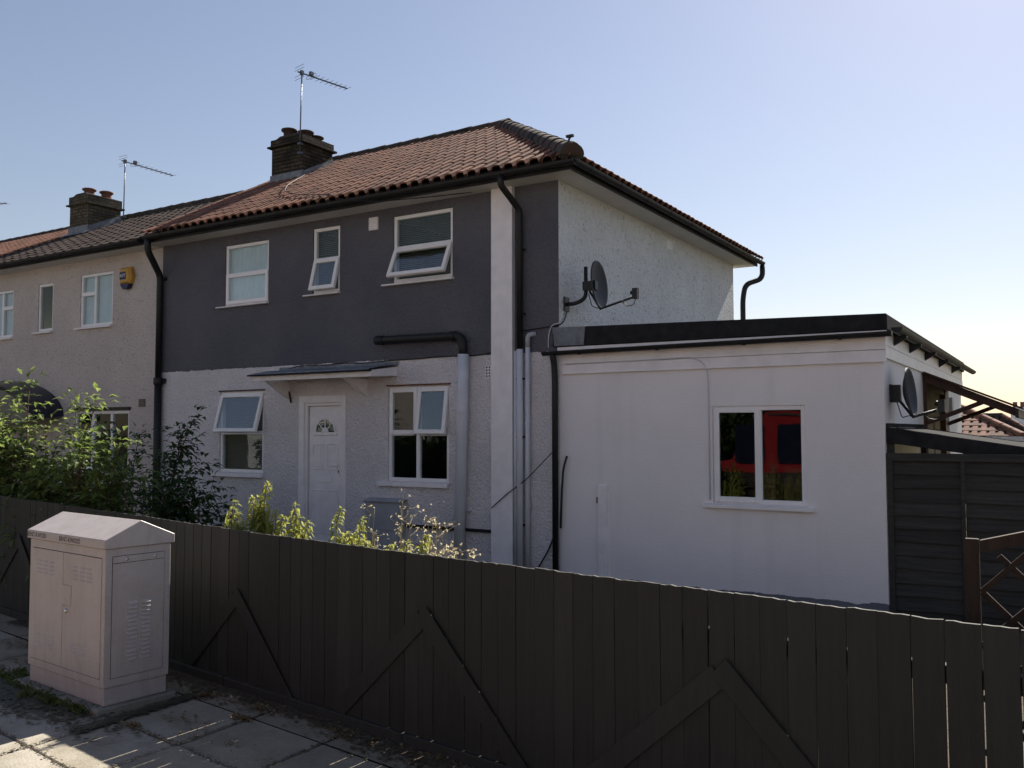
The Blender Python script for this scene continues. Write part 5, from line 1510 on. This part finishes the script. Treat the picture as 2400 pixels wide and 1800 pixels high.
tag(mb.build("leaf_litter", "dead_leaf"), "dry fallen leaves scattered along the fence foot", "leaf litter", kind="stuff")

# ------------------------------------------------------------------ outbuildings and roofs beyond, right
def hip_shed(label, x0, x1, y0, depth, ze, rise, mat="clay_tile", wallm="yellow_stock_brick", name="tiled_outbuilding", tw=0.24):
    t = thing(name, label, "outbuilding", ((x0 + x1) / 2, y0 + depth / 2, -0.1))
    mb = MB(); mb.box(x0 + .15, x1 - .15, y0 + .15, y0 + depth - .15, -0.1, ze); mb.build("wall", wallm, t)
    run = depth / 2; p = math.atan2(rise, run); L = math.hypot(rise, run)
    n1 = Vector((1, 1, 0)).normalized(); n2 = Vector((-1, 1, 0)).normalized()
    A = tile_slope("roof", mat, t, (x0, y0, ze), (1, 0, 0), (0, math.cos(p), math.sin(p)), x1 - x0, L, tw, 0.34, 0.04, 0.035, [((x1, y0, ze), n1), ((x0, y0, ze), n2)])
    tile_slope("hip_roof", mat, t, (x1, y0, ze), (0, 1, 0), (-math.cos(p), 0, math.sin(p)), depth, L, tw, 0.34, 0.04, 0.035, [((x1, y0, ze), -n1), ((x1, y0 + depth, ze), Vector((1, -1, 0)).normalized() * -1 * -1)] if False else [((x1, y0, ze), -n1)])
    mb = MB(); mb.quad((x1, y0 + depth, ze), (x0, y0 + depth, ze), (x0 + run, y0 + run, ze + rise), (x1 - run, y0 + run, ze + rise)); mb.quad((x0, y0 + depth, ze), (x0, y0, ze), (x0 + run, y0 + run, ze + rise), (x0 + run, y0 + run, ze + rise + .001)); mb.build("rear_roof", mat, t)
    ridge_run("hip_tiles", t, (x1, y0, ze + 0.04), (x1 - run, y0 + run, ze + rise + .03), 0.11, 0.4, "clay_tile")
    ridge_run("ridge_tiles", t, (x1 - run, y0 + run, ze + rise + .03), (x0 + run, y0 + run, ze + rise + .03), 0.11, 0.4)
    mb = MB(); mb.box(x0, x1 + 0.05, y0 - 0.08, y0 - 0.01, ze - 0.14, ze); mb.build("fascia", "grey_utility", t)
    return t
hip_shed("low orange tiled outbuilding roof seen past the end of the extension", -9.0, -1.2, 20.0, 5.6, 1.80, 1.45)
hip_shed("second tiled outbuilding roof behind and right of the first", -7.0, 0.6, 26.2, 5.6, 0.62, 1.92, "brown_tile")
def far_house(label, x0, x1, y0, y1, ze, zr, ch, wallm="distant_grey", roofm="distant_grey"):
    t = thing("distant_house", label, "house", ((x0 + x1) / 2, (y0 + y1) / 2, -0.1))
    mb = MB(); mb.box(x0, x1, y0 + .3, y1 - .3, -0.1, ze); mb.build("wall", wallm, t)
    mb = MB(); ym = (y0 + y1) / 2
    mb.prism([(y0, ze), (y1, ze), (ym, zr)], x0 - .2, x1 + .2, 'x'); r = mb.build("roof", roofm, t)
    mb = MB(); mb.box(ch - .4, ch + .4, ym - .3, ym + .3, zr - .6, zr + .9); c = mb.build("chimney", "painted_timber_white", r)
    for q in (-.18, .18):
        mb = MB(); mb.lathe([(.12, zr + .9), (.11, zr + 1.15), (.13, zr + 1.2), (.0001, zr + 1.2)], (ch + q, ym, 0), 10); mb.build("chimney_pot", "terracotta_pot", c)
    return t
far_house("distant grey roofed house with a white chimney, low on the right horizon", -3.2, 4.5, 44, 50, 1.6, 2.35, -2.35)
far_house("farthest grey roofed house at the right photo edge", 1.5, 12, 58, 65, 1.9, 2.75, 2.6)

# ------------------------------------------------------------------ across the street, behind the camera: what the windows mirror, and pale houses added for bounced sun
van = thing("red_minibus", "red minibus with large side windows parked at the kerb, mirrored in the extension window", "minibus", (-5.9, -13.6, -0.09))
bx0, bx1, by0, by1 = -8.45, -3.4, -14.6, -12.65
mb = MB()
prof = [(bx0, 0.35), (bx0 + .04, 0.95), (bx0 + .2, 1.12), (bx0 + .82, 1.24), (bx0 + 1.5, 2.3), (bx0 + 1.8, 2.47), (bx1 - .25, 2.52), (bx1 - .05, 2.3), (bx1, 1.2), (bx1 + .02, 0.4), (bx1 - .4, 0.33), (bx0 + .3, 0.33)]
mb.prism(prof, by0, by1)
bd = mb.build("body", "red_paint", van, 0.05)
for yy, sg in ((by1, 1), (by0, -1)):
    for a, b in ((-7.52, -6.72), (-6.42, -5.2), (-5.05, -3.65)):
        mb = MB(); c = 0.12; z0, z1 = 1.12, 2.16
        poly = [(a + c, z0), (b - c, z0), (b - .03, z0 + .03), (b, z0 + c), (b, z1 - c), (b - .03, z1 - .03), (b - c, z1), (a + c, z1), (a + .03, z1 - .03), (a, z1 - c), (a, z0 + c), (a + .03, z0 + .03)]
        mb.prism(poly, *sorted((yy + sg * 0.002, yy + sg * 0.02))); mb.build("side_window", "navy_gloss", van)
mb = MB(); mb.prism([(bx0 + .86, 1.3), (bx0 + 1.46, 2.24), (bx0 + 1.40, 2.27), (bx0 + .80, 1.33)], by0 + .15, by1 - .15); mb.build("windscreen", "navy_gloss", van)
mb = MB(); mb.box(bx0 + 1.8, bx1 - .1, by1 + .001, by1 + .02, 2.36, 2.42); mb.build("trim", "chrome", van)
for wx in (bx0 + 1.0, bx1 - 1.1):
    for wy in (by1 - .1, by0 + .1):
        mb = MB(); mb.lathe([(0.2, -.11), (.33, -.11), (.36, -.07), (.36, .07), (.33, .11), (.2, .11)], (wx, wy, 0.27), 24, Matrix.Rotation(R(90), 4, 'X')); wl = mb.build("wheel", "rubber", van)
        mb = MB(); mb.lathe([(0.0001, -.1), (.2, -.09), (.2, .09), (0.0001, .1)], (wx, wy, 0.27), 20, Matrix.Rotation(R(90), 4, 'X')); mb.build("rim", "chrome", wl)
for q, lab in ((by0 + .25, None), (by1 - .25, None)):
    mb = MB(); mb.lathe([(0.0001, 0.02), (.09, .01), (.11, -.02)], (bx0 - .005, q, .78), 16, Matrix.Rotation(R(-90), 4, 'Y')); mb.build("headlight", "chrome", van)

def add_fill_house(x0, label, mat):  # unseen pale houses, put in to bounce sunlight onto the shaded walls
    t = thing("rendered_house", label, "house", (x0 + 4, -29, -0.1), 0, "houses across the street")
    y = -25.0
    hs = [(x0 + .9, x0 + 2.4, 3.6, 4.9), (x0 + 4.6, x0 + 6.6, 3.6, 4.9), (x0 + 4.6, x0 + 6.8, .9, 2.4), (x0 + 1.2, x0 + 2.2, .0, 2.1)]
    mb = MB(); wall_plane(mb, x0, x0 + 8, -.1, 5.5, hs, .15, lambda a, d, z: (a, y - d, z), True); mb.box(x0, x0 + 8, y - 7, y - .2, -.1, 5.5); mb.build("wall", mat, t)
    for h in hs[:3]:
        mb = MB(); ring(mb, h[0], h[1], h[2], h[3], .07, y - .12, y - .04); w = mb.build("window", "upvc_white", t); pane_at(w, h[0] + .07, h[1] - .07, h[2] + .07, h[3] - .07, y - .09)
    mb = MB(); h = hs[3]; mb.box(h[0], h[1], y - .12, y - .06, h[2], h[3]); mb.build("door", "navy_gloss", t)
    mb = MB(); mb.prism([(y + .4, 5.45), (y - 7.4, 5.45), (y - 3.5, 8.0)], x0, x0 + 8, 'x'); mb.build("roof", "clay_tile", t)
for k in range(6):
    add_fill_house(-40 + 8.01 * k, ["white terraced house across the street, far left end", "cream terraced house across the street, second from the left end", "white terraced house across the street behind the tallest street tree", "cream terraced house across the street behind the minibus", "white terraced house across the street, second from the right end", "white terraced house across the street, right end"][k], "cream_roughcast" if k in (1, 3) else "white_roughcast")
hd_ = thing("hedge", "low dark evergreen hedge across the street in front of the houses", "hedge", (-12, -20.6, -0.1))
rng = random.Random(77); lf = MB(); st = MB()
for i in range(9000):
    x = rng.uniform(-34, 4); z = 1.7 * math.sqrt(rng.random()) + 0.2 * math.sin(x * 1.7)
    lf.t = rng.random(); leaf(lf, (x, -20.0 - rng.random() * 0.9 + 0.25 * math.sin(x * 2.3), z), rvec(rng), rvec(rng), .3, .22, .3)
for x in range(-34, 5): st.tube([(x, -20.6, -.1), (x + .1, -20.6, 1.4)], [.06, .02], 5)
st.box(-34, 4, -20.9, -20.5, 0, 1.3)
st.build("trunk", "room_dark", hd_); lf.build("foliage", "tree_leaf", hd_)
def tree(x, y, h, r, label, seed):
    rng = random.Random(seed)
    t = thing("street_tree", label, "tree", (x, y, -0.1), 0, "trees along the far pavement")
    st = MB(); lf = MB()
    st.tube([(x, y, -.1), (x + .05, y, h * .35), (x, y, h * .6)], [.2, .15, .08], 9)
    for b in range(9):
        c = Vector((x, y, h * .62)) + Vector((rng.uniform(-1, 1) * r * .7, rng.uniform(-1, 1) * r * .7, rng.uniform(-.25, .3) * h))
        st.tube([(x, y, h * rng.uniform(.3, .5)), tuple((Vector((x, y, h * .5)) + c) / 2), tuple(c)], [.07, .05, .02], 5)
        for i in range(260):
            p = c + rvec(rng) * r * .62 * rng.random() ** .4
            lf.t = rng.random(); leaf(lf, p, rvec(rng), rvec(rng), .3, .2, .3)
    st.build("trunk", "stem_brown", t); lf.build("crown", "tree_leaf", t)
for k, (x, h, r, lab) in enumerate(((-21, 7.0, 2.3, "street tree far along to the left across the road"), (-14, 7.5, 2.4, "tallest street tree across the road"), (-10.4, 4.3, 2.3, "low dense street tree across the road, nearest the minibus"))):
    tree(x, -21.5, h, r, lab, 90 + k)
